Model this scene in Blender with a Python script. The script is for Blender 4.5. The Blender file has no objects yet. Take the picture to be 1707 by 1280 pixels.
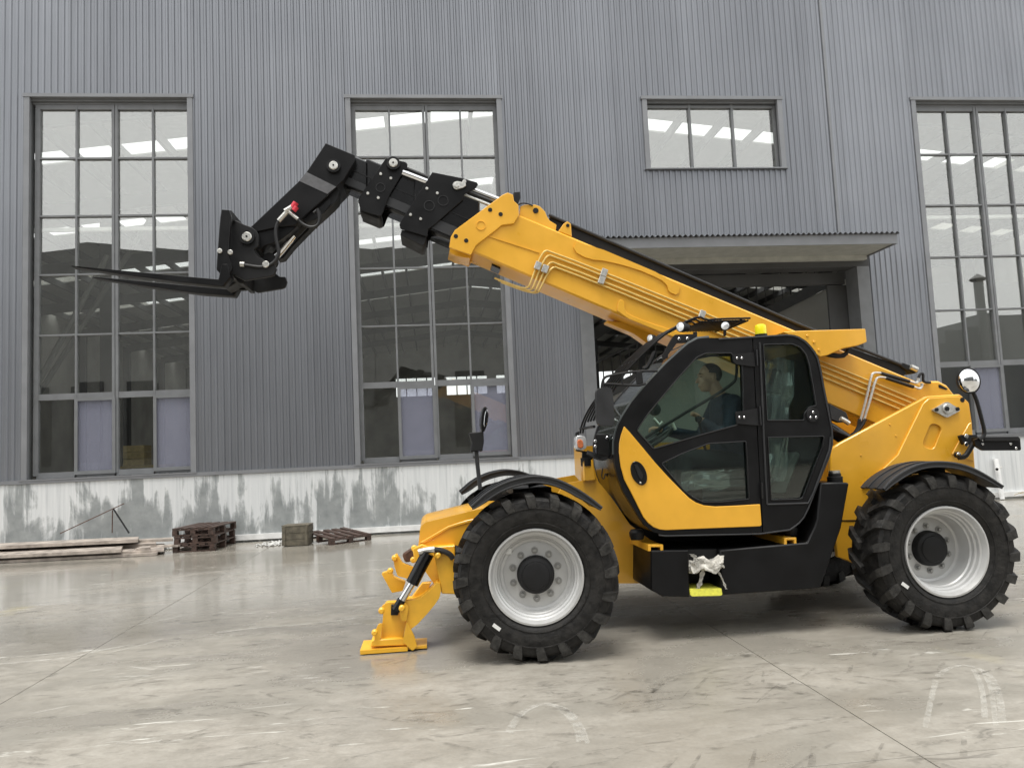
import bpy, bmesh, math, random
from mathutils import Vector, Matrix, noise
from mathutils.geometry import tessellate_polygon
random.seed(7)
S = bpy.context.scene
COL = S.collection
R = math.radians

# ------------------------------------------------------------------ camera
FPX, CH = 1280.0, 1.55
PITCH, ROLL, YAW = R(4.867), R(-2.639), R(6.233)
def cam_axes():
    cy, sy = math.cos(YAW), math.sin(YAW)
    f = Vector((sy*math.cos(PITCH), cy*math.cos(PITCH), math.sin(PITCH)))
    r = Vector((cy, -sy, 0)); u = r.cross(f)
    c, s = math.cos(ROLL), math.sin(ROLL)
    return c*r + s*u, -s*r + c*u, f
CR, CU, CF = cam_axes()
cam = bpy.data.cameras.new('camera')
cam.sensor_width = 36.0; cam.sensor_fit = 'HORIZONTAL'
cam.lens = 36.0*FPX/1707.0
cam.clip_start = 0.05; cam.clip_end = 800
co = bpy.data.objects.new('camera', cam); COL.objects.link(co)
m = Matrix((CR, CU, -CF)).transposed().to_4x4(); m.translation = (0, 0, CH)
co.matrix_world = m
S.camera = co

# ------------------------------------------------------------------ light
SUN_EL, SUN_AZ = 75.0, 205.0        # degrees; azimuth clockwise from +Y
w = bpy.data.worlds.new('World'); S.world = w; w.use_nodes = True
nt = w.node_tree; nt.nodes.clear()
sky = nt.nodes.new('ShaderNodeTexSky'); sky.sky_type = 'NISHITA'; sky.sun_disc = False
sky.sun_elevation = R(SUN_EL); sky.sun_rotation = R(SUN_AZ)
sky.air_density = 1.0; sky.dust_density = 6.0; sky.ozone_density = 1.0
hs = nt.nodes.new('ShaderNodeHueSaturation'); hs.inputs['Saturation'].default_value = 0.10
mx = nt.nodes.new('ShaderNodeMix'); mx.data_type = 'RGBA'; mx.inputs[0].default_value = 0.72
mx.inputs[7].default_value = (9.8, 9.95, 10.0, 1)
bg = nt.nodes.new('ShaderNodeBackground'); bg.inputs['Strength'].default_value = 0.1
out = nt.nodes.new('ShaderNodeOutputWorld')
nt.links.new(sky.outputs[0], hs.inputs['Color']); nt.links.new(hs.outputs[0], mx.inputs[6])
nt.links.new(mx.outputs[2], bg.inputs['Color']); nt.links.new(bg.outputs[0], out.inputs['Surface'])
sl = bpy.data.lights.new('sun', 'SUN'); sl.energy = 1.5; sl.angle = R(26); sl.color = (1, .965, .91)
so = bpy.data.objects.new('sun', sl); COL.objects.link(so)
az, el = R(SUN_AZ), R(SUN_EL)
sd = Vector((math.sin(az)*math.cos(el), math.cos(az)*math.cos(el), math.sin(el)))
so.rotation_euler = sd.to_track_quat('Z', 'Y').to_euler()
S.view_settings.view_transform = 'Standard'
S.view_settings.look = 'None'
S.view_settings.exposure = 0.9
S.view_settings.gamma = 1.0
S.view_settings.use_curve_mapping = False
try:
    S.cycles.max_bounces = 10; S.cycles.transparent_max_bounces = 24
    S.cycles.glossy_bounces = 4; S.cycles.diffuse_bounces = 4
except Exception: pass

# ------------------------------------------------------------------ pixel tracing helpers
def W(px, py, Y):
    """point of the photograph seen on the upright plane at distance Y"""
    d = CF + CR*((px-853.5)/FPX) - CU*((py-640)/FPX)
    return Vector((0, 0, CH)) + d*(Y/d.y)
ZN = {'A': (340, 320, .1406), 'B': (480, 220, .18746), 'C': (720, 280, .26948), 'D': (960, 510, .18746),
      'E': (960, 690, .18746), 'F': (1200, 530, .1406), 'G': (1200, 700, .1406), 'H': (1400, 560, .17985),
      'I': (590, 840, .20305), 'J': (1000, 840, .26948), 'K': (560, 760, .2929), 'L': (1360, 560, .2343),
      'N': (740, 790, .25), 'P': (0, 0, 1)}
def q(z, *c):
    x0, y0, s = ZN[z]
    return [(x0+c[i]*s, y0+c[i+1]*s) for i in range(0, len(c), 2)]
def smooth_poly(pts, n=2):
    for _ in range(n):
        o = []
        for i in range(len(pts)):
            a, b = pts[i], pts[(i+1) % len(pts)]
            o.append((a[0]*.75+b[0]*.25, a[1]*.75+b[1]*.25)); o.append((a[0]*.25+b[0]*.75, a[1]*.25+b[1]*.75))
        pts = o
    return pts
def smooth_line(pts, n=2):
    pts = [Vector(p) for p in pts]
    for _ in range(n):
        o = [pts[0]]
        for a, b in zip(pts, pts[1:]):
            o += [a.lerp(b, .25), a.lerp(b, .75)]
        o.append(pts[-1]); pts = o
    return pts
def fillet(pts, r, n=4):
    o = []
    L = len(pts)
    for i in range(L):
        p0, p, p1 = Vector(pts[i-1]), Vector(pts[i]), Vector(pts[(i+1) % L])
        a, b = p0-p, p1-p
        t = min(r, a.length*.45, b.length*.45)
        A, B = p+a.normalized()*t, p+b.normalized()*t
        for k in range(n+1):
            s = k/n
            o.append(tuple(A*(1-s)**2 + p*2*s*(1-s) + B*s*s))
    return o
def ell(cx, cy, rx, ry, n=24, rot=0):
    c, s = math.cos(rot), math.sin(rot)
    return [(cx+rx*math.cos(t)*c-ry*math.sin(t)*s, cy+rx*math.cos(t)*s+ry*math.sin(t)*c) for t in [2*math.pi*k/n for k in range(n)]]

# ------------------------------------------------------------------ object helpers
ORG = {}
def org(p): return ORG.get(p.name, Vector((0, 0, 0))) if p else Vector((0, 0, 0))
def empty(name, loc, parent=None):
    o = bpy.data.objects.new(name, None); o.empty_display_size = .1; COL.objects.link(o)
    loc = Vector(loc); o.location = loc-org(parent); o.parent = parent; ORG[o.name] = loc
    return o
def tag(o, label=None, cat=None, group=None, kind=None):
    if label: o['label'] = label
    if cat: o['category'] = cat
    if group: o['group'] = group
    if kind: o['kind'] = kind
    return o
def thing(name, loc, label, cat, group=None): return tag(empty(name, loc), label, cat, group)
def link(name, me, parent=None, loc=(0, 0, 0)):
    o = bpy.data.objects.new(name, me); COL.objects.link(o); o.parent = parent
    loc = Vector(loc); o.location = loc-org(parent); ORG[o.name] = loc
    return o
def finish(name, bm, mat, parent=None, smooth=35, origin=None):
    bmesh.ops.recalc_face_normals(bm, faces=bm.faces)
    if origin is None:
        if bm.verts:
            mn = Vector([min(v.co[i] for v in bm.verts) for i in range(3)]); mxx = Vector([max(v.co[i] for v in bm.verts) for i in range(3)])
            origin = (mn+mxx)/2; origin.z = mn.z if parent is None else origin.z
        else: origin = Vector((0, 0, 0))
    origin = Vector(origin)
    for v in bm.verts: v.co -= origin
    me = bpy.data.meshes.new(name); bm.to_mesh(me); bm.free()
    for mm in (mat if isinstance(mat, (list, tuple)) else [mat]): me.materials.append(mm)
    if smooth:
        for p in me.polygons: p.use_smooth = True
        me.set_sharp_from_angle(angle=R(smooth))
    return link(name, me, parent, origin)
def bevel_sharp(bm, w_, seg=1):
    if w_ <= 0: return
    es = [e for e in bm.edges if len(e.link_faces) == 2 and e.calc_face_angle(0) > .6]
    if es: bmesh.ops.bevel(bm, geom=es, offset=w_, segments=seg, affect='EDGES', clamp_overlap=True, profile=.6)
def add_box(bm, x0, x1, y0, y1, z0, z1, M=None):
    vs = [bm.verts.new(p) for p in [(x0,y0,z0),(x1,y0,z0),(x1,y1,z0),(x0,y1,z0),(x0,y0,z1),(x1,y0,z1),(x1,y1,z1),(x0,y1,z1)]]
    for f in [(3,2,1,0),(4,5,6,7),(0,1,5,4),(1,2,6,5),(2,3,7,6),(3,0,4,7)]: bm.faces.new([vs[i] for i in f])
    if M is not None: bmesh.ops.transform(bm, matrix=M, verts=vs)
    return vs
def box(name, x0, x1, y0, y1, z0, z1, mat, parent=None, bev=.0, M=None):
    bm = bmesh.new(); add_box(bm, x0, x1, y0, y1, z0, z1, M); bevel_sharp(bm, bev)
    return finish(name, bm, mat, parent, 35 if bev else 0)
def add_prism(bm, xz, Y0, Y1, holes=()):
    loops = [[Vector((p[0], 0, p[1])) for p in l] for l in [xz]+list(holes)]
    flat = [v for l in loops for v in l]
    tris = tessellate_polygon([[Vector((v.x, v.z, 0)) for v in l] for l in loops])
    f = [bm.verts.new((v.x, Y0, v.z)) for v in flat]; b = [bm.verts.new((v.x, Y1, v.z)) for v in flat]
    for t in tris:
        try: bm.faces.new([f[i] for i in t]); bm.faces.new([b[i] for i in reversed(t)])
        except ValueError: pass
    k = 0
    for l in loops:
        n = len(l)
        for i in range(n):
            a, c = k+i, k+(i+1) % n
            bm.faces.new([f[a], f[c], b[c], b[a]])
        k += n
    return f+b
def prism(name, xz, Y0, Y1, mat, parent=None, bev=.004, holes=(), smooth=35):
    bm = bmesh.new(); add_prism(bm, xz, Y0, Y1, holes)
    bmesh.ops.recalc_face_normals(bm, faces=bm.faces)
    bevel_sharp(bm, bev)
    return finish(name, bm, mat, parent, smooth)
def xz(pts, Y): return [(v.x, v.z) for v in (W(p[0], p[1], Y) for p in pts)]
def slab(name, pts, Y0, Y1, mat, parent=None, bev=.004, holes=(), smooth=35, YT=None):
    """side outline traced at distance Y0, extruded to its real width"""
    t = Y0 if YT is None else YT
    return prism(name, xz(pts, t), Y0, Y1, mat, parent, bev, [xz(h, t) for h in holes], smooth)
def add_tube(bm, pts, r, n=8, cap=True, r1=None):
    pts = [Vector(p) for p in pts]
    rings = []; up = None
    for i, p in enumerate(pts):
        d = (pts[min(i+1, len(pts)-1)]-pts[max(i-1, 0)]).normalized()
        if up is None:
            up = Vector((0, 0, 1)) if abs(d.z) < .9 else Vector((0, 1, 0))
        a = d.cross(up).normalized(); up = a.cross(d).normalized()
        rr = r if r1 is None else r+(r1-r)*i/max(1, len(pts)-1)
        rings.append([bm.verts.new(p+(a*math.cos(t)+up*math.sin(t))*rr) for t in [2*math.pi*k/n for k in range(n)]])
    for A, B in zip(rings, rings[1:]):
        for k in range(n): bm.faces.new([A[k], A[(k+1) % n], B[(k+1) % n], B[k]])
    if cap:
        bm.faces.new(list(reversed(rings[0]))); bm.faces.new(rings[-1])
def tube(name, pts, r, mat, parent=None, n=8, r1=None):
    bm = bmesh.new(); add_tube(bm, pts, r, n, True, r1); return finish(name, bm, mat, parent, 40)
def tube_px(name, pts, Y, r, mat, parent=None, sm=0, n=8):
    P = [W(a, b, Y) for a, b in pts]
    if sm: P = smooth_line(P, sm)
    return tube(name, P, r, mat, parent, n)
def add_lathe(bm, prof, n=48, axis='y', c=(0, 0, 0), closed=False, cap=True):
    c = Vector(c); rings = []
    for r, h in prof:
        ring = []
        for k in range(n):
            t = 2*math.pi*k/n; a, b = r*math.cos(t), r*math.sin(t)
            v = {'y': (a, h, b), 'x': (h, a, b), 'z': (a, b, h)}[axis]
            ring.append(bm.verts.new(c+Vector(v)))
        rings.append(ring)
    prs = list(zip(rings, rings[1:]))
    if closed: prs.append((rings[-1], rings[0]))
    for A, B in prs:
        for k in range(n): bm.faces.new([A[k], A[(k+1) % n], B[(k+1) % n], B[k]])
    if not closed and cap:
        for rg, rad in ((rings[0], prof[0][0]), (rings[-1], prof[-1][0])):
            if rad > 1e-4: bm.faces.new(rg)
def lathe(name, prof, mat, parent=None, n=48, axis='y', c=(0, 0, 0), closed=False, smooth=35):
    bm = bmesh.new(); add_lathe(bm, prof, n, axis, c, closed); return finish(name, bm, mat, parent, smooth)
def disc(name, ctr, r, h, mat, parent=None, n=20, bev=.25):
    """a pin or bolt head: short turned cylinder standing proud towards -Y"""
    b = h*bev
    return lathe(name, [(1e-5, -h), (r-b, -h), (r, -h+b), (r, 0), (1e-5, 0)], mat, parent, n, 'y', ctr)
def bolt_px(ctr, Y, r, mat, parent, name='bolt', h=.012, n=10):
    return disc(name, W(ctr[0], ctr[1], Y), r, h, mat, parent, n)

# ------------------------------------------------------------------ materials
def mat(name, col, rough=.5, metal=0., var=.12, scale=6., bump=0., bscale=60., coat=0., rvar=.0, spec=.5, tint=None):
    m_ = bpy.data.materials.new(name); m_.use_nodes = True
    n = m_.node_tree.nodes; l = m_.node_tree.links; b = n['Principled BSDF']
    b.inputs['Roughness'].default_value = rough; b.inputs['Metallic'].default_value = metal
    b.inputs['Specular IOR Level'].default_value = spec
    if coat: b.inputs['Coat Weight'].default_value = coat; b.inputs['Coat Roughness'].default_value = .08
    g = n.new('ShaderNodeNewGeometry')
    t = n.new('ShaderNodeTexNoise'); t.inputs['Scale'].default_value = scale; t.inputs['Detail'].default_value = 6
    l.new(g.outputs['Position'], t.inputs['Vector'])
    r = n.new('ShaderNodeValToRGB'); r.color_ramp.elements[0].position = .32; r.color_ramp.elements[1].position = .7
    c2 = tint or [min(1, c*(1+var)) for c in col]
    r.color_ramp.elements[0].color = (*[c*(1-var) for c in col], 1); r.color_ramp.elements[1].color = (*c2, 1)
    l.new(t.outputs['Fac'], r.inputs['Fac']); l.new(r.outputs['Color'], b.inputs['Base Color'])
    if rvar:
        mr = n.new('ShaderNodeMapRange'); mr.inputs[1].default_value = .3; mr.inputs[2].default_value = .7
        mr.inputs[3].default_value = rough-rvar; mr.inputs[4].default_value = rough+rvar
        l.new(t.outputs['Fac'], mr.inputs[0]); l.new(mr.outputs[0], b.inputs['Roughness'])
    if bump:
        t2 = n.new('ShaderNodeTexNoise'); t2.inputs['Scale'].default_value = bscale; t2.inputs['Detail'].default_value = 4
        l.new(g.outputs['Position'], t2.inputs['Vector'])
        bp = n.new('ShaderNodeBump'); bp.inputs['Strength'].default_value = bump; bp.inputs['Distance'].default_value = .01
        l.new(t2.outputs['Fac'], bp.inputs['Height']); l.new(bp.outputs['Normal'], b.inputs['Normal'])
    return m_
YEL = mat('yellow_paint', (.75, .385, .027), .36, 0, .075, 4, .03, 7, coat=.35, rvar=.09)
YEL2 = mat('stabiliser_yellow_paint', (.82, .44, .030), .4, 0, .08, 9, .04, 40, coat=.2)
BLK = mat('black_satin_paint', (.0065, .0065, .007), .42, 0, .25, 5, .02, 40, rvar=.08, spec=.2)
BLKM = mat('black_matt_steel', (.009, .009, .0095), .55, 0, .3, 9, .05, 80, rvar=.1, spec=.3)
BLKG = mat('black_gloss', (.006, .006, .0065), .2, 0, .2, 4, rvar=.05, spec=.4)
GRYB = mat('dusty_grey_band', (.095, .095, .10), .6, 0, .15, 30, .05, 120)
RUB = mat('tyre_rubber', (.0065, .0062, .006), .6, 0, .35, 16, .6, 34, rvar=.14, tint=(.021, .0195, .0175), spec=.3)
PLA = mat('fender_plastic', (.024, .0245, .026), .45, 0, .15, 7, .05, 90, rvar=.08, spec=.4)
NUT = mat('grey_wheel_nut', (.30, .30, .29), .4, .5)
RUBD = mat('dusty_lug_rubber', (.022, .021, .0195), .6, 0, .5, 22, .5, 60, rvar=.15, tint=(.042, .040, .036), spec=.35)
RIM = mat('silver_rim_paint', (.49, .49, .48), .38, .25, .06, 9, rvar=.06)
CHR = mat('chrome', (.78, .78, .78), .12, 1, .05, 12)
STL = mat('zinc_plated_steel', (.62, .61, .57), .35, .85, .18, 40, .05, 120)
PIPE = mat('pipe_paint', (.70, .49, .15), .35, .15, .1, 20)
RUBH = mat('hose_rubber', (.008, .008, .0085), .5, 0, .2, 20, .1, 150)
LAMPG = mat('lamp_glass', (.75, .76, .76), .1, .5, .08, 60)
ORG_L = mat('orange_lens', (.55, .16, .06), .25, 0, .2, 60)
BEAC = mat('lemon_beacon_plastic', (.95, .82, .02), .2, 0, .04, 20)
STEP = mat('lemon_step_paint', (.82, .80, .10), .5, 0, .15, 40, .2, 60)
REDC = mat('red_plastic', (.55, .03, .05), .4)
WHT = mat('white_label', (.72, .72, .70), .5)
RAG = mat('rag_cloth', (.50, .48, .43), .9, 0, .35, 30, .4, 80)
SEAT = mat('seat_vinyl', (.03, .033, .036), .5)
DASH = mat('dash_plastic', (.02, .022, .022), .5)
STICK = mat('mirror_glass', (.85, .86, .87), .04, 1, .02, 5)
FRAME = mat('window_frame_paint', (.155, .16, .165), .42, 0, .1, 5)
TRIM = mat('flashing_paint', (.20, .205, .215), .42, .1, .08, 3)
INT = mat('interior_wall_paint', (.42, .41, .38), .85, 0, .2, .6)
INTD = mat('interior_dark_steel', (.06, .06, .06), .7, 0, .2, 1)
INTF = mat('interior_floor', (.42, .405, .38), .35, 0, .2, 1)
WHB = mat('white_painted_beam', (.75, .75, .74), .6)
WOODD = mat('dark_wet_wood', (.055, .032, .024), .55, 0, .45, 14, .4, 45, rvar=.1)
WOODG = mat('weathered_grey_wood', (.105, .092, .066), .75, 0, .3, 16, .4, 45)
WOODP = mat('grey_brown_board', (.34, .295, .255), .55, 0, .42, 6, .3, 45, rvar=.15)
WOODY = mat('pale_crate_wood', (.34, .27, .13), .7, 0, .2, 12)
CONC2 = mat('rubble', (.5, .5, .48), .9, 0, .3, 20, .3, 40)
STRAW = mat('dry_straw', (.33, .25, .12), .9, 0, .4, 30)
RUST = mat('rusty_steel', (.10, .055, .04), .7, .3, .4, 30)
WPIPE = mat('white_plastic_pipe', (.72, .72, .71), .4)
SKIN = mat('skin', (.42, .25, .17), .5)
HAIR = mat('black_hair', (.02, .017, .015), .5)
NAVY = mat('navy_cloth', (.018, .026, .045), .85, 0, .25, 30, .3, 80)
TROU = mat('dark_trousers', (.015, .016, .018), .85)
OPP1 = mat('far_shed_cladding', (.15, .152, .15), .6, 0, .12, .2)
OPP2 = mat('far_low_shed_cladding', (.22, .225, .22), .6, 0, .1, .2)
CHALK = None

def glass_mat(name, tcol, fac, gcol=(1, 1, 1), diff=None, dfac=0., rough=0.):
    m_ = bpy.data.materials.new(name); m_.use_nodes = True
    n = m_.node_tree.nodes; l = m_.node_tree.links; n.remove(n['Principled BSDF'])
    o = n['Material Output']
    t = n.new('ShaderNodeBsdfTransparent'); t.inputs[0].default_value = (*tcol, 1)
    g = n.new('ShaderNodeBsdfGlossy'); g.inputs['Color'].default_value = (*gcol, 1); g.inputs['Roughness'].default_value = rough
    fr = n.new('ShaderNodeLayerWeight'); fr.inputs[0].default_value = .5
    pw = n.new('ShaderNodeMath'); pw.operation = 'POWER'; pw.inputs[1].default_value = 5; l.new(fr.outputs['Facing'], pw.inputs[0])
    ad = n.new('ShaderNodeMath'); ad.operation = 'ADD'; ad.use_clamp = True; ad.inputs[1].default_value = fac+.04
    l.new(pw.outputs[0], ad.inputs[0])
    base = t
    if diff:
        d = n.new('ShaderNodeBsdfDiffuse'); d.inputs[0].default_value = (*diff, 1)
        mm = n.new('ShaderNodeMixShader'); mm.inputs[0].default_value = dfac
        l.new(t.outputs[0], mm.inputs[1]); l.new(d.outputs[0], mm.inputs[2]); base = mm
    mx_ = n.new('ShaderNodeMixShader'); l.new(ad.outputs[0], mx_.inputs[0])
    l.new(base.outputs[0], mx_.inputs[1]); l.new(g.outputs[0], mx_.inputs[2]); l.new(mx_.outputs[0], o.inputs['Surface'])
    return m_
GLASS = glass_mat('window_glass', (.95, .965, .95), .17, (1, .99, .96))
GLASSP = glass_mat('filmed_window_glass', (.85, .86, .92), .05, diff=(.335, .345, .425), dfac=.40)
GLASSL = glass_mat('uncoated_window_glass', (.96, .97, .96), .02)
CABG = glass_mat('cab_tinted_glass', (.80, .88, .84), .01)
SKYL = glass_mat('skylight_sheet', (.96, .97, .95), .0)
FARG = glass_mat('far_window_glass', (.97, .98, .97), .0)
PLAS = glass_mat('clear_plastic_wrap', (.80, .84, .86), .10, diff=(.6, .68, .72), dfac=.07, rough=.16)

def node_mat(name):
    m_ = bpy.data.materials.new(name); m_.use_nodes = True
    return m_, m_.node_tree.nodes, m_.node_tree.links, m_.node_tree.nodes['Principled BSDF']
def noise_n(n, l, vec, scale, detail=5, rough=.55, sc=None, dist=0.):
    if sc:
        mp = n.new('ShaderNodeMapping'); mp.inputs['Scale'].default_value = sc; l.new(vec, mp.inputs['Vector']); vec = mp.outputs[0]
    t = n.new('ShaderNodeTexNoise'); t.inputs['Scale'].default_value = scale; t.inputs['Detail'].default_value = detail
    t.inputs['Roughness'].default_value = rough; t.inputs['Distortion'].default_value = dist
    l.new(vec, t.inputs['Vector']); return t.outputs['Fac']
def ramp(n, l, fac, stops):
    r = n.new('ShaderNodeValToRGB'); e = r.color_ramp.elements
    while len(e) < len(stops): e.new(.5)
    for el_, (p, c) in zip(e, stops):
        el_.position = p; el_.color = (*c, 1) if isinstance(c, (tuple, list)) else (c, c, c, 1)
    l.new(fac, r.inputs['Fac']); return r.outputs['Color']
def mixc(n, l, fac, a, b, mode='MIX'):
    x = n.new('ShaderNodeMix'); x.data_type = 'RGBA'; x.blend_type = mode
    for s, v in ((0, fac), (6, a), (7, b)):
        if isinstance(v, (int, float)): x.inputs[s].default_value = v
        elif isinstance(v, (tuple, list)): x.inputs[s].default_value = (*v, 1)
        else: l.new(v, x.inputs[s])
    return x.outputs[2]

# siding: dull grey coil paint, faint vertical water marks
SID, n, l, b = node_mat('grey_coil_coating')
g = n.new('ShaderNodeNewGeometry'); P = g.outputs['Position']
v = noise_n(n, l, P, 1.0, 6, .6, (9, 9, .25)); v2 = noise_n(n, l, P, .35, 3)
c = ramp(n, l, v, [(.3, (.189, .198, .218)), (.7, (.238, .249, .273))])
c = mixc(n, l, .25, c, ramp(n, l, v2, [(.35, (.19, .195, .205)), (.65, (.29, .295, .305))]))
oi = n.new('ShaderNodeObjectInfo'); mro = n.new('ShaderNodeMapRange'); mro.inputs[3].default_value = .93; mro.inputs[4].default_value = 1.06; l.new(oi.outputs['Random'], mro.inputs[0])
cmb = n.new('ShaderNodeCombineColor')
for k_ in range(3): l.new(mro.outputs[0], cmb.inputs[k_])
c = mixc(n, l, 1.0, c, cmb.outputs[0], 'MULTIPLY')
drp = noise_n(n, l, P, 1.0, 6, .65, (17, 17, .35)); c = mixc(n, l, ramp(n, l, drp, [(.58, 0.), (.75, .35)]), c, (.13, .134, .143))
l.new(c, b.inputs['Base Color']); b.inputs['Metallic'].default_value = .55
b.inputs['Roughness'].default_value = .36

# plinth: whitewash over cement, rain-stained from below and above
PLI, n, l, b = node_mat('stained_whitewash')
g = n.new('ShaderNodeNewGeometry'); P = g.outputs['Position']
st = noise_n(n, l, P, 1.0, 7, .62, (5.5, 5.5, .55), .4)
st2 = noise_n(n, l, P, 1.0, 5, .6, (22, 22, .7))
bl = noise_n(n, l, P, .9, 6, .62, (1.5, 1.5, .7), .5)
sx = n.new('ShaderNodeSeparateXYZ'); l.new(P, sx.inputs[0])
hz = n.new('ShaderNodeMapRange'); hz.inputs[1].default_value = .15; hz.inputs[2].default_value = 1.4
hz.inputs[3].default_value = .10; hz.inputs[4].default_value = -.14; l.new(sx.outputs['Z'], hz.inputs[0])
xx = n.new('ShaderNodeMapRange'); xx.inputs[1].default_value = -2; xx.inputs[2].default_value = 8
xx.inputs[3].default_value = .03; xx.inputs[4].default_value = -.30; l.new(sx.outputs['X'], xx.inputs[0])
a1 = n.new('ShaderNodeMath'); a1.operation = 'ADD'; l.new(bl, a1.inputs[0]); l.new(hz.outputs[0], a1.inputs[1])
a2 = n.new('ShaderNodeMath'); a2.operation = 'ADD'; l.new(a1.outputs[0], a2.inputs[0]); l.new(xx.outputs[0], a2.inputs[1])
a3 = n.new('ShaderNodeMath'); a3.operation = 'MULTIPLY_ADD'; a3.inputs[1].default_value = .95; a3.inputs[2].default_value = -.43
l.new(st, a3.inputs[0])
a4 = n.new('ShaderNodeMath'); a4.operation = 'ADD'; l.new(a2.outputs[0], a4.inputs[0]); l.new(a3.outputs[0], a4.inputs[1])
wet = ramp(n, l, a4.outputs[0], [(.48, 0.), (.53, .55), (.60, 1.)])
c = ramp(n, l, st2, [(.28, (.46, .475, .48)), (.44, (.58, .595, .595)), (.7, (.65, .66, .655))])
c = mixc(n, l, ramp(n, l, st, [(.60, 0.), (.78, .55)]), c, (.36, .375, .375))
c = mixc(n, l, wet, c, ramp(n, l, noise_n(n, l, P, 5), [(.3, (.21, .225, .225)), (.7, (.31, .325, .32))]))
l.new(c, b.inputs['Base Color']); b.inputs['Roughness'].default_value = .75
bp = n.new('ShaderNodeBump'); bp.inputs['Strength'].default_value = .25; bp.inputs['Distance'].default_value = .01
l.new(noise_n(n, l, P, 25, 6), bp.inputs['Height']); l.new(bp.outputs[0], b.inputs['Normal'])

# yard concrete: wet film, scuffs, tyre dirt
CON, n, l, b = node_mat('wet_yard_concrete')
g = n.new('ShaderNodeNewGeometry'); P = g.outputs['Position']
sx = n.new('ShaderNodeSeparateXYZ'); l.new(P, sx.inputs[0])
big = noise_n(n, l, P, .55, 7, .6, (.7, 1.6, 1), .5)
med = noise_n(n, l, P, 2.6, 8, .62, (.9, 1.5, 1), .3)
fin = noise_n(n, l, P, 45, 6, .65)
det = noise_n(n, l, P, 7, 12, .72, (.95, 1.25, 1), .35)
c = ramp(n, l, med, [(.30, (.235, .217, .185)), (.5, (.31, .289, .251)), (.72, (.375, .353, .312))])
c = mixc(n, l, .45, c, ramp(n, l, det, [(.32, (.145, .131, .107)), (.5, (.305, .285, .247)), (.68, (.43, .408, .367))]))
c = mixc(n, l, ramp(n, l, big, [(.40, .8), (.60, 0.)]), c, (.245, .23, .20))
c = mixc(n, l, .25, c, ramp(n, l, fin, [(.3, (.15, .14, .12)), (.7, (.5, .48, .44))]), 'OVERLAY')
scf = noise_n(n, l, P, 5.2, 6, .62, (.6, 1.7, 1), 1.2)
c = mixc(n, l, ramp(n, l, scf, [(.58, 0.), (.72, .7)]), c, (.075, .068, .056))
wsc = noise_n(n, l, P, 4.2, 7, .68, (.35, 2.6, 1), .9); wm = noise_n(n, l, P, .8, 3, .5, (.5, 1, 1))
wmul = n.new('ShaderNodeMath'); wmul.operation = 'MULTIPLY'
l.new(ramp(n, l, wsc, [(.61, 0.), (.67, 1.)]), wmul.inputs[0]); l.new(ramp(n, l, wm, [(.48, 0.), (.56, .85)]), wmul.inputs[1])
c = mixc(n, l, wmul.outputs[0], c, (.62, .61, .56))
yel_st = noise_n(n, l, P, .9, 3, .5)
c = mixc(n, l, ramp(n, l, yel_st, [(.66, 0.), (.78, .35)]), c, (.42, .36, .16))
l.new(c, b.inputs['Base Color'])
yw = n.new('ShaderNodeMapRange'); yw.inputs[1].default_value = 4.5; yw.inputs[2].default_value = 10
yw.inputs[3].default_value = .07; yw.inputs[4].default_value = -.24; l.new(sx.outputs['Y'], yw.inputs[0])
wa = n.new('ShaderNodeMath'); wa.operation = 'ADD'; l.new(big, wa.inputs[0]); l.new(yw.outputs[0], wa.inputs[1])
rr = ramp(n, l, wa.outputs[0], [(.30, .10), (.44, .24), (.60, .52)])
rf = mixc(n, l, .10, rr, ramp(n, l, fin, [(.3, .12), (.7, .6)]))
l.new(rf, b.inputs['Roughness']); b.inputs['Specular IOR Level'].default_value = .6
bp = n.new('ShaderNodeBump'); bp.inputs['Strength'].default_value = .07; bp.inputs['Distance'].default_value = .003
mm_ = n.new('ShaderNodeMath'); mm_.operation = 'ADD'; l.new(med, mm_.inputs[0]); l.new(fin, mm_.inputs[1])
l.new(mm_.outputs[0], bp.inputs['Height']); l.new(bp.outputs[0], b.inputs['Normal'])

# worn chalk
CHALK, n, l, b = node_mat('worn_chalk_line')
g = n.new('ShaderNodeNewGeometry'); P = g.outputs['Position']
b.inputs['Base Color'].default_value = (.66, .65, .60, 1); b.inputs['Roughness'].default_value = .8
l.new(ramp(n, l, noise_n(n, l, P, 17, 7, .7), [(.38, .0), (.70, .38)]), b.inputs['Alpha'])
DIRT, n, l, b = node_mat('tyre_track_dirt')
g = n.new('ShaderNodeNewGeometry'); P = g.outputs['Position']
b.inputs['Base Color'].default_value = (.075, .068, .056, 1); b.inputs['Roughness'].default_value = .6
l.new(ramp(n, l, noise_n(n, l, P, 9, 7, .7), [(.44, 0.), (.70, .42)]), b.inputs['Alpha'])

D = 15.61   # the shed's front wall
# ------------------------------------------------------------------ ground
bm = bmesh.new(); add_box(bm, -160, 160, -120, 160, -.30, -.05)
ground = tag(finish('ground', bm, mat('joint_mortar', (.05, .046, .04), .8), None, 0), 'wet grey concrete yard in front of the shed', None, None, 'structure')
XJ = [-150, -29.1, -23.87, -18.64, -13.41, -8.18, -2.95, 2.28, 7.51, 12.74, 17.97, 23.2, 150]
YJ = [-110, -16, -6.2, 3.6, 15.58]
for i in range(len(XJ)-1):
    for j in range(len(YJ)-1):
        bm = bmesh.new(); gp = .0032
        add_box(bm, XJ[i]+gp, XJ[i+1]-gp, YJ[j]+gp, YJ[j+1]-gp, -.06, 0)
        es = [e for e in bm.edges if all(abs(v_.co.z) < 1e-6 for v_ in e.verts)]
        bmesh.ops.bevel(bm, geom=es, offset=.002, segments=1, affect='EDGES')
        finish('concrete_slab', bm, CON, ground, 0)
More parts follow.
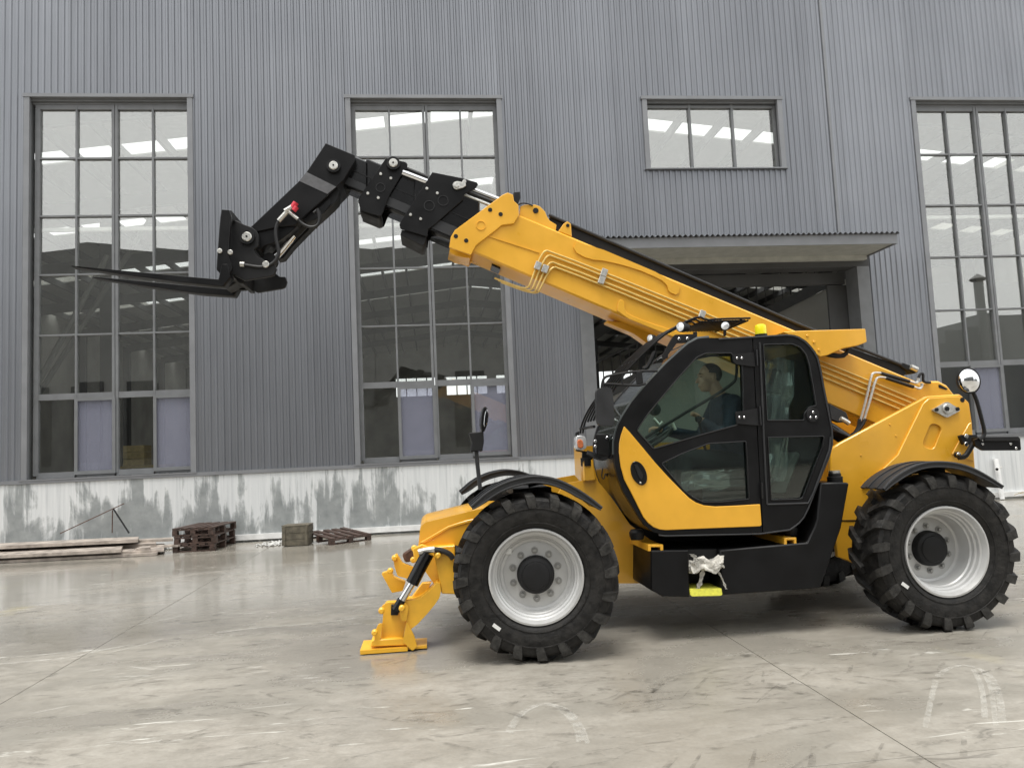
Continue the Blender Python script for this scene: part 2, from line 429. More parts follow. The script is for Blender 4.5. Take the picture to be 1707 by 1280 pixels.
def mark(name, pts, wd, mt, seedz=.004):
    P = smooth_line([Vector((a, b_, 0)) for a, b_ in pts], 3)
    bm = bmesh.new(); prev = None
    for i, p in enumerate(P):
        d = (P[min(i+1, len(P)-1)]-P[max(i-1, 0)]).normalized(); s = Vector((-d.y, d.x, 0))*wd/2
        cur = (bm.verts.new(p+s+Vector((0, 0, seedz))), bm.verts.new(p-s+Vector((0, 0, seedz))))
        if prev: bm.faces.new([prev[0], cur[0], cur[1], prev[1]])
        prev = cur
    return finish(name, bm, mt, ground, 0)
def G(px, py):
    d = CF + CR*((px-853.5)/FPX) - CU*((py-640)/FPX); p = Vector((0, 0, CH))-d*(CH/d.z); return (p.x, p.y)
for wd, L in ((.045, (848,1222, 858,1200, 880,1181, 905,1173, 930,1177, 950,1188, 965,1206, 972,1235)), (.025, (940,1184, 958,1196, 972,1214, 980,1240)), (.02, (930,1182, 948,1196, 960,1214, 964,1238)),
              (.03, (1543,1213, 1549,1180, 1560,1135)), (.035, (1562,1128, 1580,1114, 1605,1108, 1632,1114, 1655,1130, 1667,1160, 1672,1205)), (.03, (1622,1116, 1634,1135, 1640,1165, 1642,1200)), (.026, (1640,1122, 1652,1145, 1657,1178, 1660,1210))):
    mark('chalk_mark', [G(L[i], L[i+1]) for i in range(0, len(L), 2)], wd, CHALK)
for wd, L in ((.05, (0,1107, 60,1102, 120,1096, 175,1082, 225,1075)), (.045, (180,1088, 235,1076, 272,1065)), (.035, (215,1044, 255,1037, 330,1021)), (.04, (362,1055, 430,1046, 520,1040, 592,1031)), (.03, (215,1110, 232,1114, 260,1117)), (.03, (50,1190, 85,1183, 120,1176)), (.03, (195,1238, 235,1240, 270,1234)), (.02, (1040,1072, 1062,1069)), (.03, (1320,1137, 1338,1140))):
    mark('white_scuff', [G(L[i], L[i+1]) for i in range(0, len(L), 2)], wd, CHALK)
def scuffs(n_, x0, x1, y0, y1, seed):
    rs = random.Random(seed); bm = bmesh.new()
    for k in range(n_):
        x, y = rs.uniform(x0, x1), rs.uniform(y0, y1)
        a = rs.choice((R(8), R(-32), R(35), R(-12)))+rs.gauss(0, .18); L = rs.uniform(.03, .17)*rs.choice((1, 1, 1.6)); wd = rs.uniform(.004, .016)
        d = Vector((math.cos(a), math.sin(a), 0)); t = Vector((-d.y, d.x, 0)); c_ = Vector((x, y, .0055+.0002*(k % 7)))
        bend = t*rs.gauss(0, .02)
        P_ = [c_-d*L, c_-d*L*.3+bend, c_+d*L*.4+bend, c_+d*L]; W_ = [.25, 1, .8, .1]
        rows = [(bm.verts.new(p+t*wd*w_), bm.verts.new(p-t*wd*w_)) for p, w_ in zip(P_, W_)]
        for A, B in zip(rows, rows[1:]): bm.faces.new([A[0], B[0], B[1], A[1]])
    tag(finish('scuff_marks', bm, DIRT, ground, 0), kind='stuff')
scuffs(170, -2.2, 5.4, 3.1, 5.7, 1); scuffs(90, .6, 2.2, 4.5, 5.2, 2); scuffs(80, -5, 0, 4.2, 9, 3); scuffs(70, 2.6, 5.4, 4.6, 5.6, 4)
def tread_track(x0, y0, x1, y1, n_, wd):
    bm = bmesh.new(); d = Vector((x1-x0, y1-y0, 0)); Ln = d.length; d.normalize(); s = Vector((-d.y, d.x, 0))
    for k in range(n_):
        for sg in (-1, 1):
            if random.random() < .45: continue
            a = Vector((x0, y0, .005))+d*(Ln*k/n_)+s*sg*.03; e = a+s*sg*wd/2+d*.13+Vector((random.uniform(-.03, .03), random.uniform(-.03, .03), 0))
            t = d*random.uniform(.012, .028)
            bm.faces.new([bm.verts.new(p) for p in (a-t, e-t*.6, e+t*.6, a+t)])
    o = finish('tyre_track', bm, DIRT, ground, 0); o['kind'] = 'stuff'; return o
tread_track(-.6, 3.75, 2.6, 3.5, 22, .46)
tread_track(.4, 4.72, 3.4, 4.9, 20, .4)

# ------------------------------------------------------------------ the shed
shed = thing('factory_building', (2.9, D, 0), 'big grey corrugated steel shed with tall gridded windows and open gateway behind the machine', 'building')
WX = [(-7.72, -4.57), (-1.47, 1.72), (11.02, 14.26)]
GLX = [(-7.56, -4.63), (-1.36, 1.62), (11.16, 14.12)]
W3 = (4.83, 7.92, 7.40, 8.94)
DOOR = (3.47, 9.38, 5.18)
ZB, ZT = 1.36, 12.7
openings = [(a, b_, 1.40, 8.94) for a, b_ in WX]+[W3, (DOOR[0], DOOR[1], -1, DOOR[2])]
brk = sorted({-19.0, 24.5}.union(*[{o[0], o[1]} for o in openings]))
RIBS = [(0, 0), (.058, 0), (.074, -.024), (.108, -.024), (.125, 0)]
def ribs_between(xa, xb):
    xs = []
    k = math.floor(xa/.125)-1
    while k*.125 < xb+.2:
        for dx, dy in RIBS[:-1]: xs.append((k*.125+dx, dy))
        k += 1
    def yy(x):
        for (a, ya), (c_, yc) in zip(xs, xs[1:]):
            if a <= x <= c_: return ya+(yc-ya)*(x-a)/(c_-a)
        return 0
    return [(xa, yy(xa))]+[p for p in xs if xa+1e-4 < p[0] < xb-1e-4]+[(xb, yy(xb))]
for xa, xb in zip(brk, brk[1:]):
    cuts = sorted([(o[2], o[3]) for o in openings if o[0] <= xa+1e-6 and o[1] >= xb-1e-6])
    zs = []; z = ZB
    for a, b_ in cuts:
        if a > z+.01: zs.append((z, a))
        z = max(z, b_)
    zs.append((z, ZT))
    N = max(1, round((xb-xa)/.875))
    for (za, zb) in zs:
        for k in range(N):
            pa, pb = xa+(xb-xa)*k/N, xa+(xb-xa)*(k+1)/N
            prof = ribs_between(pa, pb-.0015)
            bm = bmesh.new()
            fr = [[bm.verts.new((x, D+y+dy, zz)) for x, y in prof] for dy, zz in ((0, za), (0, zb))]
            bk = [[bm.verts.new((x, D+y+.004, zz)) for x, y in prof] for zz in (za, zb)]
            for i in range(len(prof)-1):
                bm.faces.new([fr[0][i], fr[0][i+1], fr[1][i+1], fr[1][i]])
                bm.faces.new([bk[0][i+1], bk[0][i], bk[1][i], bk[1][i+1]])
            finish('siding_panel', bm, SID, shed, 0)
# vertical joint strip right of the small window
box('joint_strip', 9.02, 9.075, D-.032, D-.002, 5.62, ZT, TRIM, shed)
# plinth with foot ledge
for xa, xb in ((-19, DOOR[0]-.28), (DOOR[1]+.28, 24.5)):
    box('plinth', xa, xb, D-.05, D+.25, 0, ZB-.04, PLI, shed, .006)
    box('plinth_foot', xa, xb, D-.11, D-.053, .045, .15, WPIPE, shed, .01)
    box('drip_flashing', xa, xb, D-.075, D+.02, ZB-.038, ZB+.03, TRIM, shed, .004)
box('wall_liner', -19, WX[0][0]-.02, D+.20, D+.26, ZB, ZT-.1, INT, shed)
for (xa, xb) in ((WX[0][1]+.02, WX[1][0]-.02), (WX[1][1]+.02, DOOR[0]-.02), (DOOR[1]+.02, WX[2][0]-.02), (WX[2][1]+.02, 24.5)):
    box('wall_liner', xa, xb, D+.20, D+.26, ZB, ZT-.1, INT, shed)
box('wall_liner', DOOR[0]-.015, DOOR[1]+.015, D+.20, D+.26, DOOR[2]+.02, 7.38, INT, shed)
box('wall_liner', DOOR[0]-.015, DOOR[1]+.015, D+.20, D+.26, 8.96, ZT-.1, INT, shed)
for xa, xb in WX: box('wall_liner', xa-.015, xb+.015, D+.20, D+.26, 8.96, ZT-.1, INT, shed)

def opening_trim(x0, x1, z0, z1, win, top=True):
    t = .075
    box('flashing', x0-.03, x0+t, D-.05, D+.03, z0, z1, TRIM, win, .004)
    box('flashing', x1-t, x1+.03, D-.05, D+.03, z0, z1, TRIM, win, .004)
    box('flashing', x0-.05, x1+.05, D-.062, D+.03, z1-.001, z1+.07, TRIM, win, .004)
    box('sill', x0-.05, x1+.05, D-.085, D+.16, z0-.025, z0-.002, TRIM, win, .004)
    box('reveal', x0+.002, x0+.05, D+.031, D+.22, z0, z1, FRAME, win)
    box('reveal', x1-.05, x1-.002, D+.031, D+.22, z0, z1, FRAME, win)
    box('reveal', x0+.05, x1-.05, D+.031, D+.22, z1-.05, z1, FRAME, win)
GY = D+.14
def pane(x0, x1, z0, z1, y, mt, win):
    ang = R(random.uniform(-.12, .12)); a2_ = R(random.uniform(-.1, .1))
    bm = bmesh.new(); add_box(bm, x0-(x0+x1)/2, x1-(x0+x1)/2, -.004, .004, z0-(z0+z1)/2, z1-(z0+z1)/2)
    me = bpy.data.meshes.new('pane'); bmesh.ops.recalc_face_normals(bm, faces=bm.faces); bm.to_mesh(me); bm.free(); me.materials.append(mt)
    o = link('pane', me, win, ((x0+x1)/2, y, (z0+z1)/2)); o.rotation_euler = (ang, 0, a2_); return o
ROWS = [1.46, 2.97, 4.18, 5.38, 6.56, 7.74, 8.80]
for (tx0, tx1), (gx0, gx1) in zip(WX, GLX):
    win = empty('window', ((tx0+tx1)/2, D, 1.4), shed)
    opening_trim(tx0, tx1, 1.40, 8.94, win)
    qx = [gx0+(gx1-gx0)*k/4 for k in range(5)]
    f0, f1 = GY-.045, GY+.045
    for k, x in enumerate(qx):
        hw = .055 if k == 2 else (.045 if k in (0, 4) else .018)
        if k == 2:
            for sg in (-1, 1): box('mullion', x+sg*.032-.026, x+sg*.032+.026, f0, f1, 1.46, 8.88, FRAME, win, .004)
        else: box('mullion', x-hw, x+hw, f0+.006, f1, 1.46, 8.88, FRAME, win, .004)
    for r_, z in enumerate(ROWS):
        hh = {0: .055, 1: .06, 6: .05}.get(r_, .017)
        for k in range(4):
            box('transom', qx[k]+.02, qx[k+1]-.02, f0+.01, f1-.01, z-hh, z+hh, FRAME, win, .003)
    box('frame_head', gx0-.1, gx1+.1, f0-.004, f1+.02, 8.846, 8.889, FRAME, win)
    for r_ in range(6):
        for k in range(4):
            low = r_ == 0
            film = low and k in (1, 3)
            z0, z1 = ROWS[r_]+(.05 if low else .015), ROWS[r_+1]-.012
            x0, x1 = qx[k]+.018, qx[k+1]-.018
            y = GY-.02 if film else GY+.02
            pane(x0, x1, z0, z1, y, GLASSP if film else (GLASSL if low else GLASS), win)
            if film:
                fx0, fx1, fz0, fz1 = x0-.03, x1+.03, z0-.06, z1-.03
                yb = GY-.075
                for nm, c4 in (('sash', (fx0, fx0+.06, fz0, fz1)), ('sash', (fx1-.06, fx1, fz0, fz1)), ('sash', (fx0+.06, fx1-.06, fz0, fz0+.07)), ('sash', (fx0+.06, fx1-.06, fz1-.055, fz1))):
                    box(nm, c4[0], c4[1], yb, yb+.029, c4[2], c4[3], FRAME, win, .004)
win = empty('window', ((W3[0]+W3[1])/2, D, W3[2]), shed)
opening_trim(*W3, win)
qx = [W3[0]+.09+(W3[1]-W3[0]-.18)*k/3 for k in range(4)]
for k, x in enumerate(qx): box('mullion', x-.025, x+.025, GY-.04, GY+.045, W3[2], W3[3]-.05, FRAME, win, .004)
for z in (W3[2]+.03, W3[3]-.10): box('transom', W3[0]+.05, W3[1]-.05, GY-.035, GY+.04, z-.03, z+.03, FRAME, win, .003)
for k in range(3): pane(qx[k]+.02, qx[k+1]-.02, W3[2]+.05, W3[3]-.12, GY+.02, GLASS, win)
# white bar added just behind the glass for the bright line across the panes
box('bright_line_bar', -19, 3.3, D+.42, D+.50, 6.35, 6.42, WHB, shed)
box('bright_line_bar', 9.6, 24.4, D+.42, D+.50, 6.35, 6.42, WHB, shed)

# gateway and canopy
dx0, dx1, dz = DOOR
for xa, xb in ((dx0-.28, dx0), (dx1, dx1+.28)):
    box('gate_jamb', xa, xb, D-.03, D+.45, 0, dz+.0, FRAME, shed, .006)
box('gate_lintel', dx0-.28, dx1+.28, D-.034, D+.45, dz+.002, dz+.26, INTD, shed, .006)
box('gate_rail', dx0+.1, dx1-.02, D+.46, D+.60, dz-.28, dz-.02, INTD, shed, .01)
for k in range(2):   # sliding leaf pushed to the right, behind the wall
    box('gate_leaf', dx1-.42+k*2.4, dx1+1.9+k*2.4, D+.50+k*.07, D+.56+k*.07, .05, dz-.3, INTD, shed, .01)
cx0, cx1 = 3.05, 9.60; yf = D-1.17
box('canopy_soffit', cx0, cx1, yf+.03, D-.03, 5.40, 5.44, mat('soffit_paint', (.36, .36, .33), .6), shed)
box('canopy_fascia', cx0-.02, cx1+.02, yf, yf+.028, 5.37, 5.575, TRIM, shed, .004)
for xa in (cx0-.02, cx1+.002): box('canopy_fascia', xa, xa+.018, yf+.03, D-.03, 5.37, 5.62, TRIM, shed)
box('canopy_gutter', cx0+.1, cx1-.05, D-.16, D-.035, 5.30, 5.398, mat('pale_lining', (.42, .42, .38), .6), shed)
bm = bmesh.new(); rows_ = []
NW = 8*60
for yy_, zz in ((yf-.07, 5.585), (D-.02, 5.66)):
    rows_.append([bm.verts.new((cx0-.05+(cx1-cx0+.12)*i/NW, yy_, zz+.022*math.sin(2*math.pi*60*i/NW))) for i in range(NW+1)])
up_ = [[bm.verts.new(v_.co+Vector((0, 0, .008))) for v_ in r_] for r_ in rows_]
for i in range(NW):
    bm.faces.new([rows_[0][i+1], rows_[0][i], rows_[1][i], rows_[1][i+1]]); bm.faces.new([up_[0][i], up_[0][i+1], up_[1][i+1], up_[1][i]])
    bm.faces.new([rows_[0][i], rows_[0][i+1], up_[0][i+1], up_[0][i]])
finish('canopy_roof', bm, SID, shed, 40)

# interior
YB = 72.0; XL, XR = -19.0, 24.5
box('floor', XL, XR, D+.02, YB, -.04, .004, INTF, shed)
RX, RZ, SL = 2.65, 11.85, .112
def rz(x): return RZ-SL*abs(x-RX)
strips = [22+6.2*k for k in range(8)]
ys = [D+.27]
for s in strips: ys += [s, s+.85]
ys.append(YB)
ROOF = mat('interior_roof_sheet', (.24, .24, .225), .8)
for i in range(0, len(ys)-1, 2):
    for sg, xe in ((0, XL), (1, XR)):
        bm = bmesh.new()
        xa, xb = (xe, RX) if sg == 0 else (RX, xe)
        vs = [(xa, ys[i], rz(xa)), (xb, ys[i], rz(xb)), (xb, ys[i+1], rz(xb)), (xa, ys[i+1], rz(xa))]
        A = [bm.verts.new(p) for p in vs]; B_ = [bm.verts.new((p[0], p[1], p[2]+.05)) for p in vs]
        bm.faces.new(A[::-1]); bm.faces.new(B_)
        for k in range(4): bm.faces.new([A[k], A[(k+1) % 4], B_[(k+1) % 4], B_[k]])
        finish('roof_sheet', bm, ROOF, shed, 0)
for s in strips:
    for sg, xe in ((0, XL), (1, XR)):
        xa, xb = (xe, RX) if sg == 0 else (RX, xe)
        bm = bmesh.new()
        bm.faces.new([bm.verts.new(p) for p in [(xa, s, rz(xa)+.03), (xb, s, rz(xb)+.03), (xb, s+.85, rz(xb)+.03), (xa, s+.85, rz(xa)+.03)]])
        finish('skylight', bm, SKYL, shed, 0)
for k in range(35):
    x = XL+.7+k*1.24
    box('purlin', x-.05, x+.05, D+.3, YB-.2, rz(x)-.30, rz(x)-.03, INTD, shed)
for k in range(8):     # portal frames
    y = 18.9+6.2*k
    for xa, xb in ((XL+.3, RX), (RX, XR-.3)):
        bm = bmesh.new()
        vs = [(xa, y, rz(xa)-.75), (xb, y, rz(xb)-.75), (xb, y, rz(xb)-.31), (xa, y, rz(xa)-.31)]
        A = [bm.verts.new(p) for p in vs]; B_ = [bm.verts.new((p[0], p[1]+.18, p[2])) for p in vs]
        bm.faces.new(A[::-1]); bm.faces.new(B_)
        for kk in range(4): bm.faces.new([A[kk], A[(kk+1) % 4], B_[(kk+1) % 4], B_[kk]])
        finish('rafter', bm, INTD, shed, 0)
    for x in (XL+.1, XR-.5, -10.2 if k % 2 else 12.3):
        box('column', x, x+.4, y, y+.25, 0, rz(x)-.4, INTD, shed)
box('side_wall', XL-.15, XL, D+.05, YB, 0, ZT, INT, shed); box('side_wall', XR, XR+.15, D+.05, YB, 0, ZT, INT, shed)
box('far_wall', XL, XR, YB, YB+.2, 0, 6.9, INT, shed); box('far_wall', XL, XR, YB, YB+.2, 8.6, ZT, INT, shed)
for k in range(9):
    x0 = XL+1+k*4.7
    if k in (2, 6): box('far_wall', x0, x0+4.7, YB, YB+.2, 6.902, 8.598, INT, shed); continue
    box('far_wall', x0, x0+.9, YB, YB+.2, 6.902, 8.598, INT, shed)
    pn = box('far_window', x0+.9, x0+4.7, YB+.08, YB+.09, 6.9, 8.6, FARG, shed)
    for j in range(1, 4): box('far_mullion', x0+.9+j*.95-.05, x0+.9+j*.95+.05, YB+.04, YB+.14, 6.9, 8.6, INTD, shed)
# braces by the left window
for a, b_ in (((-9.6, 17.4, 1.0), (-6.9, 17.4, 6.2)), ((-9.2, 18.6, 2.8), (-6.4, 18.6, 7.4))):
    tube('brace', [a, b_], .06, mat('brace_grey', (.16, .16, .15), .6), shed, 6)
# staircase seen through the gateway
SY = 19.5
sl_ = lambda x: 2.93+.443*(x-4.39)
st_ = empty('staircase', (7.5, SY, 0), shed)
bm = bmesh.new(); add_prism(bm, [(3.2, .01), (12.5, .01), (12.5, sl_(12.5)-.30), (3.2, sl_(3.2)-.30)], SY+.12, SY+.3); finish('stair_wall', bm, INT, st_, 0)
bm = bmesh.new(); add_prism(bm, [(3.0, sl_(3.0)-.28), (12.5, sl_(12.5)-.28), (12.5, sl_(12.5)+.02), (3.0, sl_(3.0)+.02)], SY, SY+.10); finish('stringer', bm, mat('stair_steel', (.075, .075, .075), .6), st_, 0)
tube('handrail', [(3.0, SY+.05, sl_(3.0)+.78), (12.5, SY+.05, sl_(12.5)+.78)], .03, INTD, st_, 8)
for k in range(40):
    x = 3.1+k*.24
    tube('baluster', [(x, SY+.05, sl_(x)+.02), (x, SY+.05, sl_(x)+.77)], .022 if k % 4 == 0 else .012, INTD, st_, 5)
bm = bmesh.new(); add_prism(bm, [(3.0, sl_(3.0)+1.5), (8.5, sl_(8.5)+1.5), (8.5, sl_(8.5)+1.8), (3.0, sl_(3.0)+1.8)], SY+1.9, SY+2.1); finish('stringer', bm, INTD, st_, 0)
box('column', 8.0, 8.3, SY+2.2, SY+2.5, 0, 9.5, INTD, shed)

# ------------------------------------------------------------------ buildings across the yard (seen only as reflections)
opp = thing('warehouse', (-10, -31, 0), 'dark tall shed across the yard, seen as a silhouette reflected in the tall windows', 'building')
for k in range(6):
    xa = -62+k*14.5; xb = xa+14.5
    bm = bmesh.new(); add_prism(bm, [(xa, 0), (xb-.02, 0), (xb-.02, 18.1), ((xa+xb)/2, 18.9), (xa, 18.1)], -45, -30); finish('shed_bay', bm, OPP1, opp, 0)
    for j in range(3): box('window', xa+2+j*4, xa+4.4+j*4, -29.99, -29.9, 2, 8, BLKG, opp)
opl = thing('low_shed', (60, -33, 0), 'pale low stepped shed reflected in the rightmost tall window', 'building')
for xa, xb, h_ in ((36, 45, 9.2), (45.01, 49, 10.3), (49.01, 90, 11.5)): box('shed_bay', xa, xb, -45, -30-.01*xa, 0, h_, OPP2, opl)
ch_ = thing('chimney_stack', (47.3, -32, 0), 'thin capped metal chimney reflected above the low shed in the rightmost window', 'chimney')
tube('shaft', [(47.3, -28.6, 0), (47.3, -28.6, 14.2)], .38, OPP2, ch_, 12)
lathe('cap', [(.55, 14.2), (.7, 14.35), (.05, 14.8)], OPP1, ch_, 16, 'z', (47.3, -28.6, 0))

# ================================================================== the telehandler
T = thing('telehandler', (2.4, 6.95, 0), 'yellow and black telescopic handler with raised boom and forks parked before the shed', 'telehandler')
CV = 6.98            # middle of the boom, across the machine
def both(name, pts, y0, th, mt, parent, bev=.004, holes=()):
    """a plate on the near side and its twin on the far side of the boom"""
    a = slab(name, pts, y0, y0+th, mt, parent, bev, holes)
    y1 = 2*CV-y0
    b_ = slab(name, pts, y1-th, y1, mt, parent, bev, holes, YT=y0)
    return a, b_

# ---- boom, fixed outer section
ytop = lambda x: 358+.419*(x-865.5)
ybot = lambda x: 420+.427*(x-787)
BY = 6.78; BW = .40
pts = [(843, ytop(843)), (1525, ytop(1525)), (1533, 640), (1547, 635), (1565, 635), (1579, 642), (1592, 658), (1602, 690), (1592, 752), (1572, ybot(1572)), (766, ybot(766)), (758, 403), (766, 388)]
boom = slab('boom', pts, BY, BY+BW, YEL, T, .018)
# front collar with its pins
col_pts = q('C', 105,492, 118,425, 142,385, 435,168, 468,152, 502,165, 508,205, 535,228, 540,292, 508,345, 432,355, 400,382, 275,478, 242,540)
both('boom_collar', col_pts, BY-.022, .022, YEL, boom, .005)
for p in q('C', 148,423, 212,450, 360,260, 425,287): bolt_px(p, BY-.022, .020, BLKM, boom, 'pin', .004)
c_ = q('C', 303,357)[0]
rg = lathe('ring_boss', [(.038, -.006), (.044, -.006), (.044, 0), (.038, 0)], YEL, boom, 28, 'y', W(c_[0], c_[1], BY-.022), closed=True)
slab('collar_pad', q('C', 112,492, 245,540, 236,560, 150,545, 108,520), BY+.06, BY+BW-.06, YEL, boom, .004)
# embossed reinforcement plates
slab('doubler_plate', smooth_poly(q('C', 868,510, 905,440, 1538,708, 1525,790, 1462,765, 1458,725, 1410,685, 1260,622, 1080,575, 970,565), 1), BY-.016, BY+.002, YEL, boom, .006)
slab('doubler_plate', smooth_poly(q('C', 1145,905, 1152,822, 1172,812, 1195,828, 1192,870, 1215,905, 1340,955, 1500,1005, 1700,1075, 1700,1120, 1430,1022), 1), BY-.016, BY+.002, YEL, boom, .006)
slab('weld_seam', [(779, 381), (899, 420.5), (899, 422), (779, 383)], BY-.008, BY+.001, YEL, boom, 0)
# cam bracket and lug on top
slab('top_bracket', q('C', 540,300, 548,238, 572,228, 640,228, 668,238, 700,270, 712,300, 728,325, 772,352, 765,390), BY+.03, BY+.09, YEL, boom, .004)
bolt_px(q('C', 642,265)[0], BY+.03, .026, BLKM, boom, 'pin', .008, 16)
slab('lug', q('C', 782,392, 815,345, 838,330, 860,345, 866,425), BY+.02, BY+.07, YEL, boom, .004)
bolt_px(q('C', 840,357)[0], BY+.02, .016, BLKM, boom, 'pin', .008, 12)
slab('sensor_block', q('C', 502,215, 505,150, 545,145, 548,185, 525,240), BY+.0, BY+.08, BLKM, boom, .006)
tube_px('sensor_cable', q('C', 525,235, 560,215, 600,225, 625,235), BY+.02, .007, RUBH, boom, 2)
# hose track on top of the boom
slab('hose_track', [(912, 378), (917, 360), (1178, 474.5), (1330, 541.5), (1418, 580), (1501, 609), (1512, 622), (1496, 636), (1330, 566), (1100, 470)], BY+.10, BY+.34, BLKM, boom, .005)
tube_px('track_pipe', [(915, 358.5), (1178, 473), (1330, 540), (1502, 608)], BY+.09, .016, PLA, boom)
slab('track_end_block', q('H', 545,265, 585,245, 700,290, 730,330, 690,350, 590,300), BY+.08, BY+.30, BLKM, boom, .006)
tube_px('track_end_cap', q('H', 655,285, 715,312), BY+.07, .026, STL, boom, 0, 10)
# belly bracket and ram foot under the boom
slab('belly_bracket', q('P', 1012,534, 1056,540, 1098,562, 1092,572, 1080,573, 1056,556, 1012,537.5), BY+.22, BY+.36, YEL, boom, .004)
bolt_px((1084, 565), BY+.05, .03, STL, boom, 'pin', .02, 14)
slab('belly_slot', [(820, 437), (834, 443), (834, 449), (820, 443)], BY+.10, BY+.3, BLKG, boom, 0)
# four pressure pipes along the side
YP = BY-.018
for (a, b_, c4) in ((q('C', 606,722)[0], q('C', 688,488)[0], (1527, 667)), (q('C', 628,735)[0], q('C', 706,517)[0], (1518, 671.5)),
                   (q('C', 648,748)[0], q('C', 722,560)[0], (1509, 677)), (q('C', 668,752)[0], q('C', 738,590)[0], (1499, 682))):
    k1 = (b_[0]+12, b_[1]+5); k0 = (b_[0]-2.5, b_[1]+9)
    pp = [W(*a, YP), W(*k0, YP), W(*k1, YP), W(*c4, YP)]
    dn = [pp[0]+Vector((-.30, .17, .105)), pp[0]+Vector((-.06, .10, -.012)), pp[0]+Vector((-.012, .02, -.022))]
    tube('pressure_pipe', smooth_line(dn+pp, 2), .0088, PIPE, boom, 8)
for (x, y) in q('C', 655,605, 700,625, 1065,648, 1050,694, 1672,905):
    p = W(x, y, YP-.018); bm = bmesh.new()
    add_box(bm, -.028, .028, -.012, .02, -.036, .036, Matrix.Translation(p) @ Matrix.Rotation(R(23), 4, 'Y')); bevel_sharp(bm, .004)
    cl = finish('pipe_clamp', bm, STL, boom)
for x in (1226, 1306): pass
# rear jumper lines
tube_px('jumper_pipe', q('H', 190,790, 250,560, 290,365, 318,340, 380,345), BY-.045, .012, STL, boom, 1)
tube_px('jumper_pipe', q('H', 218,800, 280,590, 330,405, 358,380, 425,388), BY-.05, .012, STL, boom, 1)
tube_px('jumper_hose', q('H', 380,345, 520,385, 645,422), BY-.045, .017, RUBH, boom, 1)
tube_px('jumper_hose', q('H', 425,388, 560,432, 682,472), BY-.05, .017, RUBH, boom, 1)
tube_px('jumper_fitting', q('H', 640,420, 700,438, 722,430, 728,392), BY-.045, .013, STL, boom, 1)
tube_px('jumper_fitting', q('H', 680,470, 735,492, 758,475, 760,440), BY-.05, .013, STL, boom, 1)
tube_px('jumper_hose', q('H', 728,395, 740,350, 775,345, 770,420, 800,430, 840,432), BY-.02, .013, RUBH, boom, 2)
tube_px('jumper_hose', q('H', 235,770, 205,830, 150,900, 60,950), BY-.05, .018, RUBH, boom, 2)
tube_px('jumper_hose', q('H', 185,770, 175,850, 120,920, 40,960), BY-.04, .018, RUBH, boom, 2)

# ---- telescoping sections (black)
def sect(name, x0, x1, dt, db, yin):
    t = lambda x: ytop(x)+dt; b_ = lambda x: ybot(x)-db
    o = slab(name, [(x0, t(x0)), (x1, t(x1)), (x1, b_(x1)), (x0, b_(x0))], BY+yin, BY+BW-yin, BLKG, T, .014)
    mid = lambda x: t(x)*.55+b_(x)*.45
    slab('side_ridge', [(x0, mid(x0)-1.2), (x1, mid(x1)-1.2), (x1, mid(x1)+.2), (x0, mid(x0)+.2)], BY+yin-.004, BY+yin+.004, BLKM, o, 0)
    lo = lambda x, k: t(x)*(1-k)+b_(x)*k
    slab('slide_strip', [(x0, lo(x0, .70)), (x1, lo(x1, .70)), (x1, lo(x1, .93)), (x0, lo(x0, .93))], BY+yin-.006, BY+yin+.004, PLA, o, .002)
    return o
s2 = sect('boom_section', 690, 800, 6, 5, .03)
s3 = sect('boom_section', 610, 720, 12, 12, .055)
s4 = sect('boom_section', 560, 640, 17, 19, .08)
pa = q('B', 872,232, 1048,268, 1062,285, 1060,322, 1000,400, 905,560, 835,738, 815,752, 650,700, 622,612, 640,572, 850,262)
for o in both('slide_plate', pa, BY+.022, .016, BLK, T, .004): pass
pad = slab('slide_pad', q('B', 640,672, 832,722, 825,765, 795,775, 640,712), BY+.05, BY+BW-.05, BLKM, T, .004)
pb = q('B', 1285,358, 1545,410, 1680,448, 1692,468, 1668,502, 1562,560, 1558,602, 1310,820, 1248,868, 1240,932, 1000,862, 990,822, 1020,770, 1262,390)
for o in both('slide_plate', pb, BY+.004, .016, BLK, T, .004): pass
slab('slide_pad', q('B', 1012,870, 1232,930, 1215,1002, 1188,1010, 1000,915), BY+.03, BY+BW-.03, BLKM, T, .004)
for z_, yy_ in ((q('B', 825,375, 915,413, 710,548, 803,587), BY+.022), (q('B', 1235,505, 1328,546, 1090,737, 1180,775), BY+.004)):
    for p in z_: bolt_px(p, yy_, .013, STL, T, 'bolt', .009)
for cx_, cy_, r_, yy_ in ((*q('B', 823,495)[0], .042, BY+.022), (*q('B', 1256,657)[0], .048, BY+.004), (*q('B', 1380,612)[0], .048, BY+.004)):
    lathe('ring_boss', [(r_-.005, -.005), (r_, -.005), (r_, 0), (r_-.005, 0)], PLA, T, 28, 'y', W(cx_, cy_, yy_), closed=True)
def pin(ctr, Y, r, collar):
    p = W(*ctr, Y)
    lathe('pin_collar', [(r*1.3, -.03), (r*1.75, -.03), (r*1.75, 0), (r*1.3, 0)], collar, T, 24, 'y', p, closed=True)
    disc('pin', p+Vector((0, -.012, 0)), r*1.15, .028, STL, T, 20)
    disc('grease_nipple', p+Vector((0, -.038, 0)), r*.25, .008, BLKM, T, 8)
pin(q('B', 938,287)[0], BY+.022, .034, BLKM)
slab('chain_anchor', q('B', 1462,470, 1475,445, 1505,438, 1580,450, 1585,478, 1560,495, 1500,512, 1475,500), BY-.018, BY+.004, STL, T, .004)
bolt_px(q('B', 1498,475)[0], BY-.018, .022, STL, T, 'bolt', .012, 16)
bolt_px(q('B', 1568,445)[0], BY-.004, .018, STL, T, 'bolt', .012, 12)
